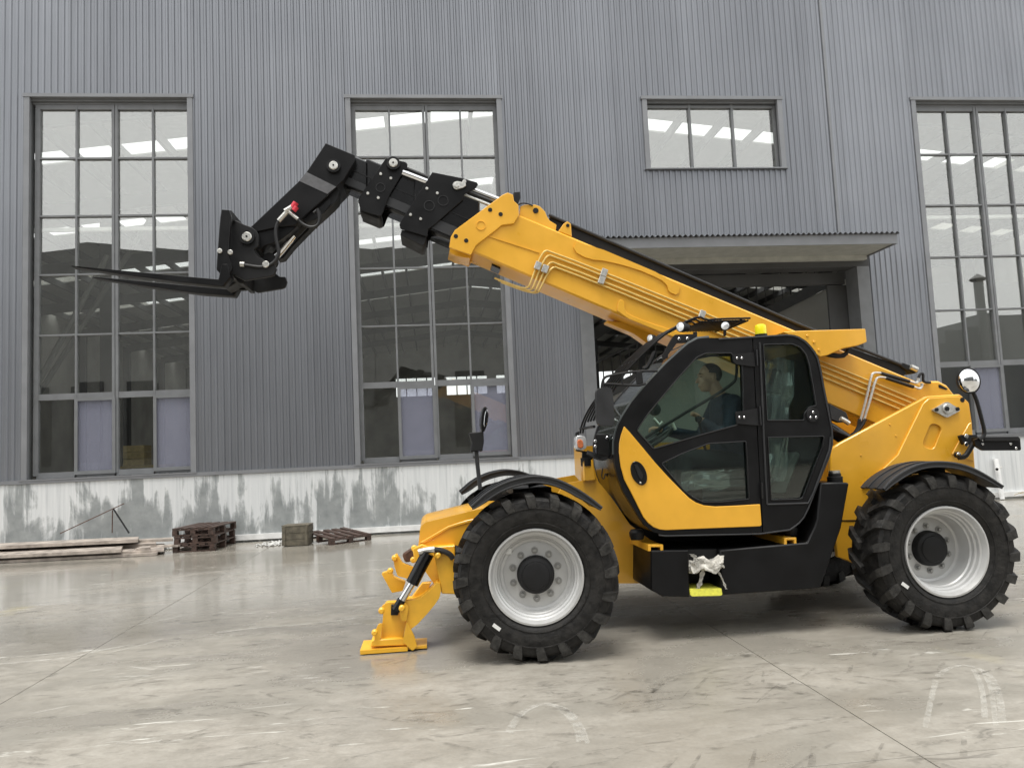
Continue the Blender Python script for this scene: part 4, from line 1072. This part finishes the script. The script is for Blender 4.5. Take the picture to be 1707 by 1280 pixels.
skin('cab_floor', 20, fr0+2, BLKM, T, .05)
skin('cab_belly', fr0+1, ws+1, BLKG, T, .02)
skin('windscreen', ws, 1, CABG, T, .006, off=.006)
tube_px('windscreen_trim', outer[ws:]+outer[:2], CY0+.025, .016, mat('screen_trim', (.05, .058, .056), .3), T)
# roof lamp plates, beacon
lathe('beacon', [(.048, 0), (.048, .06), (.044, .078), (.03, .086), (.001, .087)], BEAC, T, 24, 'z', W(1268.5, 557.5, 6.25))
lathe('beacon_base', [(.052, -.03), (.052, .001), (.001, .002)], BLKM, T, 24, 'z', W(1268.5, 557.5, 6.25))
# screen guard: bent bars over the windscreen and roof
lowp = [W(*p, 6.62) for p in q('D', 38,1135, 50,1060, 80,985, 125,900, 180,822, 250,712, 330,612, 440,500, 560,388, 660,310, 760,250, 900,190)]
topp = [W(*p, 6.12) for p in q('D', 1130,140, 1240,128, 1520,122)]
gp_ = [Vector((p.x, 0, p.z)) for p in lowp+topp]
gp_ = smooth_line(gp_, 1)
guard = empty('screen_guard', (gp_[0].x, 6.4, gp_[0].z), T)
for k in range(6):
    y = 6.05+k*.114
    t0 = 0 if k > 4 else 2+(4-k)*2
    tube('guard_bar', [Vector((p.x, y, p.z)) for p in gp_[0 if k > 3 else 3:]], .0085, BLK, guard, 6)
for i in (2, 8, 14, 20, len(gp_)-2):
    i = min(i, len(gp_)-1); p = gp_[i]
    tube('guard_tie', [(p.x, 6.08, p.z-.012), (p.x, 6.66, p.z-.012)], .012, BLK, guard, 6)
for k in range(16):
    t = k/15; x = gp_[-6].x*(1-t)+gp_[-1].x*t; z = gp_[-6].z*(1-t)+gp_[-1].z*t
    tube('guard_tie', [(x, 6.10, z-.01), (x, 6.63, z-.01)], .0085, BLK, guard, 5)
slab('guard_bracket', fillet(q('D', 850,300, 880,255, 1050,250, 1075,240, 1080,290, 1010,325, 900,330, 830,420, 790,480, 770,440), 2), 6.0, 6.03, BLKM, guard, .003)
for p in q('D', 918,295, 992,293): bolt_px(p, 6.0, .014, CHR, guard, 'bolt', .012)
slab('guard_leg', q('D', 1050,230, 1080,230, 1080,290, 1055,290), 6.1, 6.13, BLKM, guard, .003); slab('guard_leg', q('D', 1320,200, 1340,200, 1338,265, 1322,265), 6.1, 6.13, BLKM, guard, .003)
tube_px('wiper', q('D', 700,415, 640,540, 600,560), 6.1, .02, BLKM, T, 1)
# work lamps
def lamp(px, Y, r, dep, tilt=0):
    p = W(*px, Y); bm = bmesh.new()
    add_lathe(bm, [(.001, dep), (r*.7, dep), (r, dep*.35), (r*1.02, 0), (r*.9, -.004)], 24, 'x')
    bmesh.ops.transform(bm, matrix=Matrix.Translation(p) @ Matrix.Rotation(R(tilt), 4, 'Z'), verts=bm.verts)
    o = finish('work_lamp', bm, BLKM, T)
    bm = bmesh.new(); add_lathe(bm, [(r*.92, -.002), (r*.85, -.008), (r*.4, -.012), (.001, -.013)], 24, 'x')
    bmesh.ops.transform(bm, matrix=Matrix.Translation(p) @ Matrix.Rotation(R(tilt), 4, 'Z'), verts=bm.verts)
    finish('lamp_lens', bm, LAMPG, o); return o
lamp(q('D', 930,187)[0], 6.02, .042, .09, 35); lamp(q('D', 1328,178)[0], 6.02, .036, .06, 55); lamp(q('D', 660,288)[0], 6.62, .036, .07, 30)
# side mirror on its arm
arm = empty('mirror_arm', W(*q('D', 560,600)[0], 5.86), T)
for pth in (q('D', 725,578, 550,578, 290,620, 250,640, 235,680, 228,735), q('D', 620,690, 550,710, 250,690, 236,700), q('D', 410,605, 415,700)):
    tube_px('arm_rod', pth, 5.86, .010, BLKM, arm, 1)
slab('arm_plate', q('D', 540,585, 590,582, 600,690, 545,695), 5.85, 5.88, BLKM, arm, .004)
mir = slab('mirror', smooth_poly(q('D', 180,790, 190,740, 230,722, 300,725, 330,745, 345,1040, 335,1065, 215,1065, 190,1030), 2), 5.82, 5.88, PLA, T, .012)
slab('mirror_face', smooth_poly(q('D', 190,790, 200,750, 300,740, 322,755, 332,1040, 215,1050, 200,1030), 1), 5.881, 5.884, STICK, mir, 0, YT=5.82)
# turn signal and lamp bracket at the cab's lower front
tl = slab('turn_signal', smooth_poly(q('E', 0,210, 20,190, 75,195, 98,240, 98,300, 60,322, 15,318, 0,290), 1), 6.36, 6.46, LAMPG, T, .01)
slab('signal_lens', smooth_poly(q('E', 12,225, 60,225, 72,300, 20,308), 1), 6.345, 6.365, ORG_L, tl, .004)
slab('signal_bracket', q('E', 0,165, 30,150, 30,320, 110,335, 160,350, 150,400, 60,395, 60,340, 5,330), 6.46, 6.50, BLKM, T, .004)
slab('hose_bracket', q('E', 172,180, 300,180, 300,380, 190,360), 6.12, 6.15, BLKM, T, .004)
for p in q('E', 278,213, 172,243, 172,290): bolt_px(p, 6.12, .014, CHR, T, 'bolt', .012)
for k in range(4): tube_px('front_cable', q('E', 100,330+8*k, 190,360+14*k, 260,385+8*k, 330,370-6*k), 6.2-.02*k, .008, RUBH, T, 2)
tube_px('front_cable', q('E', 240,480, 225,560, 250,585, 262,520, 280,560, 300,560, 290,500), 6.3, .005, RUBH, T, 2)
# mirror on the near front fender
fm = tube_px('mirror_stem', q('P', 800.5,816, 796,775, 793.5,748), 5.92, .016, PLA, T)
slab('mirror_box', q('P', 782,721, 806,719, 807,735, 804,752, 784,753, 787,738), 5.86, 6.00, BLKM, T, .006)
slab('mirror_blade', smooth_poly(q('P', 801,713, 802,690, 807,676, 813,680, 815,695, 811,712, 806,722), 1), 5.84, 6.02, BLKG, T, .01)
slab('mirror_face', smooth_poly(q('P', 806,712, 808,690, 812,680, 814.5,690, 812,708), 1), 5.83, 5.842, STICK, T, .002)
# rear mirror and plate bracket
rm = tube_px('mirror_stem', q('H', 1235,520, 1270,600, 1310,750, 1342,880, 1335,930, 1290,960), 6.0, .016, BLKM, T, 2)
pc = W(*q('H', 1198,415)[0], 5.98)
bm = bmesh.new(); add_lathe(bm, [(.001, -.045), (.03, -.042), (.06, -.030), (.085, -.012), (.096, .002), (.098, .012)], 36, 'y')
mm2 = Matrix.Translation(pc) @ Matrix.Rotation(R(-6), 4, 'Y') @ Matrix.Rotation(R(-18), 4, 'Z') @ Matrix.Diagonal((.86, 1, 1.06, 1))
bmesh.ops.transform(bm, matrix=mm2, verts=bm.verts); rmir = finish('round_mirror', bm, STICK, T)
bm = bmesh.new(); add_lathe(bm, [(.096, .0), (.105, .004), (.104, .03), (.07, .05), (.001, .055)], 36, 'y'); bmesh.ops.transform(bm, matrix=mm2, verts=bm.verts); finish('mirror_shell', bm, BLKM, rmir)
slab('plate_bracket', fillet(q('H', 1115,925, 1160,912, 1275,918, 1280,985, 1240,1000, 1185,1010, 1150,1005), 2), 6.24, 6.28, BLKM, T, .005)
tube_px('bracket_arm', q('H', 1240,990, 1200,1060, 1160,1120, 1100,1125), 6.2, .022, BLKM, T, 1, 10)
for p in q('H', 1168,930, 1168,1003, 1098,1098): bolt_px(p, 6.23, .02, CHR, T, 'bolt', .012)
slab('bracket_foot', ell(*q('H', 1095,1100)[0], 4.5, 5, 14), 6.235, 6.26, BLKM, T, .003)
pbx = slab('plate_holder', fillet(q('H', 1250,960, 1335,935, 1640,932, 1672,945, 1680,1060, 1330,1062, 1255,1015), 3), 6.02, 6.05, BLK, T, .006)
slab('holder_flange', q('H', 1335,934, 1660,930, 1672,972, 1340,975), 6.0, 6.16, BLKM, pbx, .004)
for p in q('H', 1320,960, 1320,1000, 1620,955, 1580,998, 1630,1040): bolt_px(p, 6.02, .012, CHR, pbx, 'bolt', .01)
# ---- inside the cab
SEATX = 2.42
seat_ = empty('seat', (SEATX, 6.33, 1.05), T)
box('seat_base', SEATX-.22, SEATX+.28, 6.16, 6.52, .88, 1.16, SEAT, seat_, .03)
box('seat_cushion', SEATX-.30, SEATX+.32, 6.10, 6.58, 1.165, 1.28, SEAT, seat_, .045)
bk = Matrix.Translation((SEATX+.37, 6.34, 1.22)) @ Matrix.Rotation(R(10), 4, 'Y')
bm = bmesh.new(); add_box(bm, -.06, .06, -.24, .24, 0, .70, bk); bevel_sharp(bm, .05, 2); finish('seat_back', bm, SEAT, seat_)
bm = bmesh.new(); add_box(bm, -.05, .05, -.13, .13, .72, .93, bk); bevel_sharp(bm, .04, 2); finish('headrest', bm, SEAT, seat_)
def crumple(name, x0, x1, y0, y1, z0, z1, M, par, amp=.022, seed=0):
    bm = bmesh.new(); add_box(bm, x0, x1, y0, y1, z0, z1)
    bmesh.ops.subdivide_edges(bm, edges=bm.edges, cuts=9, use_grid_fill=True)
    for v_ in bm.verts:
        nn = noise.noise_vector(v_.co*Vector((9, 9, 5)) + Vector((seed, 0, 0)))*amp+noise.noise_vector(v_.co*26+Vector((seed, 5, 0)))*amp*.4
        v_.co += nn
    bmesh.ops.transform(bm, matrix=M, verts=bm.verts); return finish(name, bm, PLAS, par, 0)
crumple('plastic_wrap', -.085, .085, -.27, .27, -.02, .98, bk, seat_, .03, 1)
crumple('plastic_wrap', -.30, .26, -.27, .27, -.07, .075, Matrix.Translation((SEATX-.10, 6.34, 1.23)), seat_, .03, 4)
box('dashboard', 1.60, 1.82, 6.05, 6.64, 1.02, 1.40, DASH, T, .06)
box('instrument_pod', 1.62, 1.80, 6.22, 6.50, 1.40, 1.53, DASH, T, .04)
tube('steering_column', [(1.58, 6.34, 1.1), (1.86, 6.34, 1.56)], .035, DASH, T, 12)
bm = bmesh.new(); add_lathe(bm, [(.19+.016*math.cos(t), .016*math.sin(t)) for t in [2*math.pi*k/8 for k in range(8)]], 36, 'z', (0, 0, 0), True)
add_tube(bm, [(-.19, 0, 0), (.19, 0, 0)], .013, 6); add_tube(bm, [(0, 0, -.0), (0, .19, 0)], .013, 6); add_lathe(bm, [(.001, -.03), (.05, -.02), (.05, .02), (.001, .03)], 16, 'z')
bmesh.ops.transform(bm, matrix=Matrix.Translation((1.87, 6.34, 1.57)) @ Matrix.Rotation(R(-32), 4, 'Y'), verts=bm.verts)
finish('steering_wheel', bm, DASH, T)
tube_px('grab_bar', q('D', 620,1172, 870,1010, 1290,765, 1405,680, 1428,640, 1430,470), CY0+.09, .012, BLKM, T, 1)
kn = W(*q('D', 1090,1005)[0], 6.12)
tube('lever', [kn+Vector((.10, .1, -.40)), kn], .012, BLKM, T); lathe('lever_knob', [(.001, -.03), (.024, -.02), (.03, 0), (.024, .02), (.001, .03)], BLKG, T, 16, 'z', kn)
for p in q('D', 700,920): lathe('cab_fan', [(.001, -.03), (.05, -.02), (.055, 0), (.05, .02), (.001, .03)], DASH, T, 16, 'y', W(*p, 6.3))
for p in (q('D', 860,1040, 885,1100), q('D', 770,1030, 740,1055, 690,1000)): tube_px('column_switch', p, 6.15, .014, STL, T)
box('side_console', 2.15, 2.75, 6.58, 6.67, 1.0, 1.42, DASH, T, .03)
slab('rear_duct', q('G', 770,830, 1110,370, 1200,400, 1010,910, 820,910), 6.25, 6.55, mat('pale_duct', (.20, .22, .21), .6), T, .02, YT=CY0)

# ================================================================== the driver
def capsule_(bm, p0, r0, p1, r1, n=12):
    p0, p1 = Vector(p0), Vector(p1); d = (p1-p0); L = d.length; d.normalize()
    prof = [(1e-4, -r0)]+[(r0*math.cos(a), r0*math.sin(a)) for a in (-1.0, -.5, 0)]+[(r1*math.cos(a), L+r1*math.sin(a)) for a in (0, .5, 1.0)]+[(1e-4, L+r1)]
    n0 = len(bm.verts); add_lathe(bm, prof, n, 'z'); bm.verts.ensure_lookup_table()
    vs = bm.verts[n0:]
    bmesh.ops.transform(bm, matrix=Matrix.Translation(p0) @ d.to_track_quat('Z', 'Y').to_matrix().to_4x4(), verts=vs)
def ellipsoid(bm, c, r, rot=(0, 0, 0), n=20):
    prof = [(math.cos(a), math.sin(a)) for a in [-math.pi/2+1e-3+(math.pi-2e-3)*k/12 for k in range(13)]]
    n0 = len(bm.verts); add_lathe(bm, prof, n, 'z'); bm.verts.ensure_lookup_table(); vs = bm.verts[n0:]
    M = Matrix.Translation(Vector(c)) @ Matrix.Rotation(rot[2], 4, 'Z') @ Matrix.Rotation(rot[1], 4, 'Y') @ Matrix.Rotation(rot[0], 4, 'X') @ Matrix.Diagonal((*r, 1))
    bmesh.ops.transform(bm, matrix=M, verts=vs)
def remeshed(name, bm, vox, mt, parent, sm=4):
    bmesh.ops.recalc_face_normals(bm, faces=bm.faces)
    me = bpy.data.meshes.new('tmp'); bm.to_mesh(me); bm.free()
    o = bpy.data.objects.new('tmp', me); COL.objects.link(o)
    md = o.modifiers.new('r', 'REMESH'); md.mode = 'VOXEL'; md.voxel_size = vox; md.use_smooth_shade = True
    if sm:
        m2 = o.modifiers.new('s', 'SMOOTH'); m2.iterations = sm; m2.factor = .5
    dg = bpy.context.evaluated_depsgraph_get(); me2 = bpy.data.meshes.new_from_object(o.evaluated_get(dg))
    bpy.data.objects.remove(o); me2.name = name
    for p in me2.polygons: p.use_smooth = True
    me2.materials.clear(); me2.materials.append(mt)
    c_ = org(parent)
    if parent:
        for v_ in me2.vertices: v_.co -= c_
    return link(name, me2, parent, c_)
PY = 6.33
hc = W(1181, 630, PY)                     # head centre
hip = Vector((SEATX+.10, PY, 1.36)); neck_ = hc+Vector((.075, 0, -.15)); chest = neck_+Vector((.07, 0, -.22)); belly = (hip+chest)/2+Vector((.03, 0, 0))
sh = [neck_+Vector((.055, s*.185, -.085)) for s in (-1, 1)]
elb = [Vector((chest.x-.12, PY-.25, chest.z-.17)), Vector((chest.x-.16, PY+.25, chest.z-.14))]
wr = [W(1172, 701, PY-.16), Vector((1.97, PY+.10, 1.66))]
kne = [hip+Vector((-.42, s*.13, .06)) for s in (-1, 1)]; ank = [k_+Vector((-.13, s*.02, -.42)) for k_, s in zip(kne, (-1, 1))]
person = thing('person', (hip.x, hip.y, hip.z), 'man in dark navy jacket sitting behind the cab door glass, looking left', 'person')
bm = bmesh.new()
ellipsoid(bm, hc+Vector((.018, 0, .030)), (.098, .076, .092), (0, .1, 0))           # skull
ellipsoid(bm, hc+Vector((-.028, 0, -.035)), (.062, .058, .085), (0, -.12, 0))        # face
ellipsoid(bm, hc+Vector((-.048, 0, -.088)), (.034, .034, .030))                      # chin
capsule_(bm, hc+Vector((-.082, 0, .012)), .010, hc+Vector((-.108, 0, -.032)), .014)  # nose
ellipsoid(bm, hc+Vector((-.074, 0, .030)), (.020, .050, .012))                       # brow
ellipsoid(bm, hc+Vector((-.085, 0, -.062)), (.012, .024, .0075)); ellipsoid(bm, hc+Vector((-.080, 0, -.074)), (.013, .022, .0075))   # lips
for s in (-1, 1):
    ellipsoid(bm, hc+Vector((-.068, s*.030, .008)), (.012, .013, .010))              # eyes
    ellipsoid(bm, hc+Vector((.018, s*.079, -.012)), (.020, .010, .034), (0, .2, 0))  # ears
    ellipsoid(bm, hc+Vector((-.048, s*.038, -.030)), (.028, .022, .026))             # cheeks
capsule_(bm, hc+Vector((.03, 0, -.05)), .056, neck_+Vector((.03, 0, -.05)), .062)
capsule_(bm, neck_+Vector((.05, 0, -.12)), .10, hip, .14); ellipsoid(bm, chest, (.12, .17, .17)); ellipsoid(bm, belly, (.125, .155, .16)); ellipsoid(bm, hip, (.14, .17, .12))
for i, s in enumerate((-1, 1)):
    capsule_(bm, neck_+Vector((.05, 0, -.06)), .05, sh[i], .06); capsule_(bm, sh[i], .056, elb[i], .042); capsule_(bm, elb[i], .042, wr[i], .027)
    capsule_(bm, hip+Vector((0, s*.09, 0)), .088, kne[i], .058); capsule_(bm, kne[i], .056, ank[i], .038); capsule_(bm, ank[i], .036, ank[i]+Vector((-.17, 0, -.05)), .030)
    d = (wr[i]-elb[i]).normalized(); side = Vector((0, 1, 0)); upv = side.cross(d).normalized()
    pm = wr[i]+d*.055
    ellipsoid(bm, pm, (.046, .038, .018), (0, math.atan2(-d.z, d.x), 0))
    for j, (ln, off) in enumerate(((.060, -.028), (.068, -.010), (.064, .009), (.050, .026))):
        a_ = pm+d*.035+side*off; b2 = a_+d*ln*.5-Vector((0, 0, .012)); c2_ = b2+d*ln*.15-Vector((0, 0, ln*.5))
        capsule_(bm, a_, .0095, b2, .0088, 8); capsule_(bm, b2, .0088, c2_, .0075, 8)
    t0 = pm-d*.02+side*(-s)*.03; t1 = t0+d*.04+side*(-s)*.02-Vector((0, 0, .006)); capsule_(bm, t0, .012, t1, .010, 8); capsule_(bm, t1, .010, t1+d*.03-Vector((0, 0, .012)), .008, 8)
remeshed('body', bm, .0065, SKIN, person, 5)
bm = bmesh.new()
capsule_(bm, neck_+Vector((.045, 0, -.10)), .125, hip+Vector((.0, 0, .02)), .165); ellipsoid(bm, chest, (.142, .195, .185)); ellipsoid(bm, belly, (.148, .178, .17))
lathe_pts = [(.075, -.02), (.082, .02)]
capsule_(bm, neck_+Vector((.035, 0, -.07)), .078, neck_+Vector((.03, 0, -.045)), .072)
for i in range(2):
    capsule_(bm, neck_+Vector((.05, 0, -.075)), .07, sh[i], .082); capsule_(bm, sh[i], .078, elb[i], .062); capsule_(bm, elb[i], .062, wr[i]-(wr[i]-elb[i]).normalized()*.03, .044)
jk = remeshed('jacket', bm, .010, NAVY, person, 5)
bm = bmesh.new(); ellipsoid(bm, hip+Vector((0, 0, -.02)), (.155, .185, .115))
for i, s in enumerate((-1, 1)):
    capsule_(bm, hip+Vector((0, s*.09, 0)), .102, kne[i], .074); capsule_(bm, kne[i], .072, ank[i], .056)
remeshed('trousers', bm, .011, TROU, person, 5)
bm = bmesh.new()
for i in range(2):
    capsule_(bm, ank[i]+Vector((.02, 0, -.03)), .046, ank[i]+Vector((-.17, 0, -.05)), .042)
remeshed('shoes', bm, .010, BLKM, person, 4)
bm = bmesh.new(); ellipsoid(bm, hc+Vector((.022, 0, .034)), (.099, .080, .093), (0, .15, 0), 28)
bmesh.ops.subdivide_edges(bm, edges=bm.edges, cuts=1, use_grid_fill=True)
def cut_hair(r_): return r_.x < -.034-.22*(r_.z-.09) or (r_.z < .03 and r_.x < .034) or r_.z < -.045-.0*r_.x or (r_.z < .0 and r_.x > .115)
cutp = [v_ for v_ in bm.verts if cut_hair(v_.co-hc)]
bmesh.ops.delete(bm, geom=cutp, context='VERTS')
for v_ in bm.verts: v_.co += noise.noise_vector(v_.co*60)*.004
bmesh.ops.solidify(bm, geom=bm.faces[:], thickness=.006)
finish('hair', bm, HAIR, person, 60)
for s in (-1, 1):
    bm = bmesh.new(); ellipsoid(bm, hc+Vector((-.077, s*.031, .010)), (.006, .009, .005), n=10); finish('eye', bm, HAIR, person, 60)
    bm = bmesh.new(); ellipsoid(bm, hc+Vector((-.084, s*.030, .034)), (.006, .022, .0045), n=10); finish('eyebrow', bm, HAIR, person, 60)

# ================================================================== things by the wall
def jit(a): return random.uniform(-a, a)
def pbox(name, dims, M, mt, parent, bev=.004):
    bm = bmesh.new(); x, y, z = dims; add_box(bm, -x/2, x/2, -y/2, y/2, -z/2, z/2); bevel_sharp(bm, bev)
    for v_ in bm.verts: v_.co += Vector((jit(.003), jit(.003), jit(.002)))
    bmesh.ops.transform(bm, matrix=M, verts=bm.verts); return finish(name, bm, mt, parent, 0)
def pallet(M, label, lx, ly, hgt, mt, group, nb=5):
    p = thing('pallet', M.translation, label, 'pallet', group)
    for k in range(nb):
        x = -lx/2+.06+(lx-.12)*k/(nb-1)
        pbox('deck_board', (.105, ly, .022), M @ Matrix.Translation((x, jit(.01), hgt-.011)) @ Matrix.Rotation(jit(.015), 4, 'Z'), mt, p)
    for k in range(3):
        y = -ly/2+.045+(ly-.09)*k/2
        pbox('bearer', (lx, .085, .024), M @ Matrix.Translation((jit(.01), y, hgt-.035)), mt, p)
        for j in range(3): pbox('block', (.09, .085, hgt-.072), M @ Matrix.Translation((-lx/2+.045+(lx-.09)*j/2, y, (hgt-.072)/2+.023)), mt, p)
        pbox('bottom_board', (lx, .085, .022), M @ Matrix.Translation((0, y, .011)), mt, p)
    return p
for k, lab in enumerate(('dark wet pallet lying on the ground, lowest of the stack of three', 'dark wet pallet in the middle of the stack of three', 'dark wet pallet on top of the stack of three by the plinth')):
    M = Matrix.Translation((-4.21+jit(.02), 14.93, .142*k)) @ Matrix.Rotation(R(-5+[0, 2, -2][k]), 4, 'Z')
    pallet(M, lab, .74, 1.10, .140, WOODD, 'stacked dark pallets')
M = Matrix.Translation((-1.78, 14.76, .03)) @ Matrix.Rotation(R(38), 4, 'Z') @ Matrix.Rotation(R(5), 4, 'X')
pallet(M, 'brown pallet lying alone and slightly tilted beside the weathered box', .86, .92, .13, WOODD, None, 5)
crate = thing('wooden_box', (-2.47, 14.52, 0), 'weathered grey green wooden box standing on the ground between the pallets', 'box')
Mc = Matrix.Translation((-2.47, 14.55, 0)) @ Matrix.Rotation(R(-4), 4, 'Z')
for k in range(3):
    for sy in (-1, 1): pbox('side_board', (.47, .018, .108), Mc @ Matrix.Translation((0, sy*.20, .065+.113*k)), WOODG, crate)
    for sx_ in (-1, 1): pbox('end_board', (.018, .378, .108), Mc @ Matrix.Translation((sx_*.224, 0, .065+.113*k)), WOODG, crate)
for k in range(4): pbox('lid_board', (.48, .098, .018), Mc @ Matrix.Translation((0, -.155+.103*k, .362)), WOODG, crate)
for sx_ in (-1, 1): pbox('batten', (.05, .02, .34), Mc @ Matrix.Translation((sx_*.2, -.221, .18)), WOODG, crate)
planks = [(-4.78, 14.12, .0, .50, .045, 'bottom board at the front of the pile, thin and muddy on the wet concrete'), (-4.92, 14.66, .0, .52, .045, 'bottom board at the back of the pile, mostly buried'),
          (-4.70, 14.20, .048, .46, .035, 'second layer board at the front of the pile, its end nearest the pallets'), (-4.86, 14.70, .048, .50, .045, 'second layer board deep in the pile behind the front ones'),
          (-5.38, 14.10, .086, .60, .055, 'wide pale pinkish board on the front half of the pile with a slanted end'), (-5.12, 14.28, .0865, .30, .04, 'short dark board end showing just behind the wide front one'),
          (-5.02, 14.74, .096, .46, .05, 'third layer board under the topmost one in the pile'), (-4.80, 15.0, .148, .26, .045, 'narrow board at the back of the pile along the plinth'),
          (-5.28, 14.60, .196, .58, .055, 'wide pale greenish board lying topmost on the back half of the pile')]
for xe, y, z, wd, th, lab in planks:
    L = 3.4 if xe > -5.11 or xe < -5.2 else .26
    if wd == .30: xe += .16
    bm = bmesh.new(); add_box(bm, -L, 0, 0, wd, 0, th)
    bevel_sharp(bm, .003)
    for v_ in bm.verts:
        if v_.co.x > -.1: v_.co.x -= .42*v_.co.y
        v_.co.z += jit(.003)
    bmesh.ops.transform(bm, matrix=Matrix.Translation((xe, y, z+.004)) @ Matrix.Rotation(R(-4.5+jit(.6)), 4, 'Z'), verts=bm.verts)
    tag(finish('plank', bm, WOODP, None, 0), lab, 'plank', 'boards piled along the plinth')
for x, y, a, lx, ly, lab in ((-4.55, 14.78, 24, .34, .12, 'short broken board end lying between the plank pile and the pallets'), (-4.62, 14.45, -15, .28, .16, 'small square board scrap at the near right corner of the plank pile'), (-4.72, 15.12, 8, .42, .10, 'narrow board scrap against the plinth behind the plank pile end')):
    M = Matrix.Translation((x, y, .122 if y < 14.7 else .024)) @ Matrix.Rotation(R(a), 4, 'Z')
    tag(pbox('board_scrap', (lx, ly, .035), M, WOODP, None), lab, 'board scrap')
rod = thing('steel_prop', tuple(W(150, 885, 15.35)), 'thin rusty rod propped up by a dark strut above the plank pile', 'steel rod')
tube('rod', [W(100, 889, 15.2), W(207, 839, 15.50)], .010, RUST, rod, 6); tube('strut', [W(189, 848, 15.46), W(215, 888, 15.25)], .016, BLKM, rod, 6); tube('post', [W(187.5, 850, 15.47), W(187, 888, 15.47)], .010, RUST, rod, 6)
bm = bmesh.new()
for k in range(130):
    x, y = random.gauss(-2.93, .14), random.uniform(14.5, 15.35)
    ellipsoid(bm, (x, y, .012), (random.uniform(.012, .035),)*2+(random.uniform(.01, .022),), (jit(1), jit(1), jit(3)), 6)
for k in range(60):
    ellipsoid(bm, (random.uniform(-5.1, -4.6), random.uniform(15.0, 15.45), .02), (random.uniform(.015, .04),)*2+(random.uniform(.01, .03),), (jit(1), jit(1), jit(3)), 6)
tag(finish('rubble', bm, CONC2, None, 0), 'pale crumbled plaster scattered at the foot of the plinth', 'rubble', None, 'stuff')
bm = bmesh.new()
for k in range(160):
    c_ = Vector((13.1+random.gauss(0, .28), 15.1+jit(.22), abs(random.gauss(.05, .05)))); d = Vector((jit(1), jit(1), jit(.5))).normalized()*random.uniform(.08, .2)
    add_tube(bm, [c_-d, c_+Vector((0, 0, .03)), c_+d], .006, 4)
tag(finish('straw_heap', bm, STRAW, None, 0), 'small heap of dry straw and twigs at the foot of the wall behind the rear wheel', 'heap', None, 'stuff')
pipe = thing('drain_pipe', tuple(W(1668, 832, 15.4)), 'white plastic pipe with a dark tap leaning on the plinth behind the rear wheel', 'pipe')
tube('pipe', [W(1671, 832, 15.38), W(1660, 765, 15.5)], .05, WPIPE, pipe, 14); tube('tap', [W(1662, 782, 15.40), W(1662, 782, 15.25)], .03, BLKM, pipe, 8); tube('tap_lever', [W(1662, 781, 15.26), W(1670, 778, 15.26)], .012, STL, pipe, 6)
# rag knotted on the step
rag = thing('rag', tuple(W(*q('J', 650,370)[0], 5.97)), 'dirty white rag bunched and knotted above the lemon yellow step with one strip hanging down', 'rag')
bm = bmesh.new()
a_, b_ = W(*q('J', 548,345)[0], 5.95), W(*q('J', 752,400)[0], 5.95)
add_box(bm, a_.x, b_.x, 5.89, 5.985, b_.z, a_.z); bmesh.ops.subdivide_edges(bm, edges=bm.edges, cuts=14, use_grid_fill=True)
for v_ in bm.verts: v_.co += noise.noise_vector(v_.co*22)*.022+noise.noise_vector(v_.co*55)*.010+Vector((0, 0, .018*math.sin(v_.co.x*40)))
finish('knot', bm, RAG, rag, 60)
def strip(pts, Y, wd):
    P = smooth_line([W(p[0], p[1], Y) for p in pts], 2); bm = bmesh.new(); pr = None
    for i, p in enumerate(P):
        s = Vector((wd*(1+.3*math.sin(i*1.3)), .01*math.sin(i*2.1), 0)); cur = [bm.verts.new(p+s+Vector((0, dy, 0))) for dy in (0, .006)]+[bm.verts.new(p-s+Vector((0, dy, 0))) for dy in (.006, 0)]
        if pr:
            for k in range(4): bm.faces.new([pr[k], pr[(k+1) % 4], cur[(k+1) % 4], cur[k]])
        pr = cur
    finish('hanging_strip', bm, RAG, rag, 60)
strip(q('J', 640,385, 635,430, 622,480, 608,522), 5.94, .016); strip(q('J', 715,390, 742,430, 765,480, 782,526), 5.91, .007); strip(q('J', 600,345, 580,320, 570,308), 5.91, .018)
# bench and crate inside, behind the left window
wb = thing('workbench', (-6.4, 18.2, 0), 'steel workbench inside the shed seen through the clear lower pane of the leftmost window', 'workbench')
box('bench_top', -7.0, -5.9, 17.9, 18.6, 1.52, 1.58, WOODY, wb); 
for x in (-6.95, -6.0):
    for y in (17.95, 18.5): box('leg', x, x+.06, y, y+.06, .004, 1.52, INTD, wb)
box('shelf', -6.95, -5.95, 17.95, 18.55, .9, .94, INTD, wb)
ic = thing('wooden_crate', (-6.55, 18.2, 1.58), 'pale wooden crate on the workbench inside the leftmost window', 'crate')
for k in range(3): box('crate_board', -6.80, -6.35, 17.95, 18.4, 1.585+.15*k, 1.725+.15*k, WOODY, ic, .006)
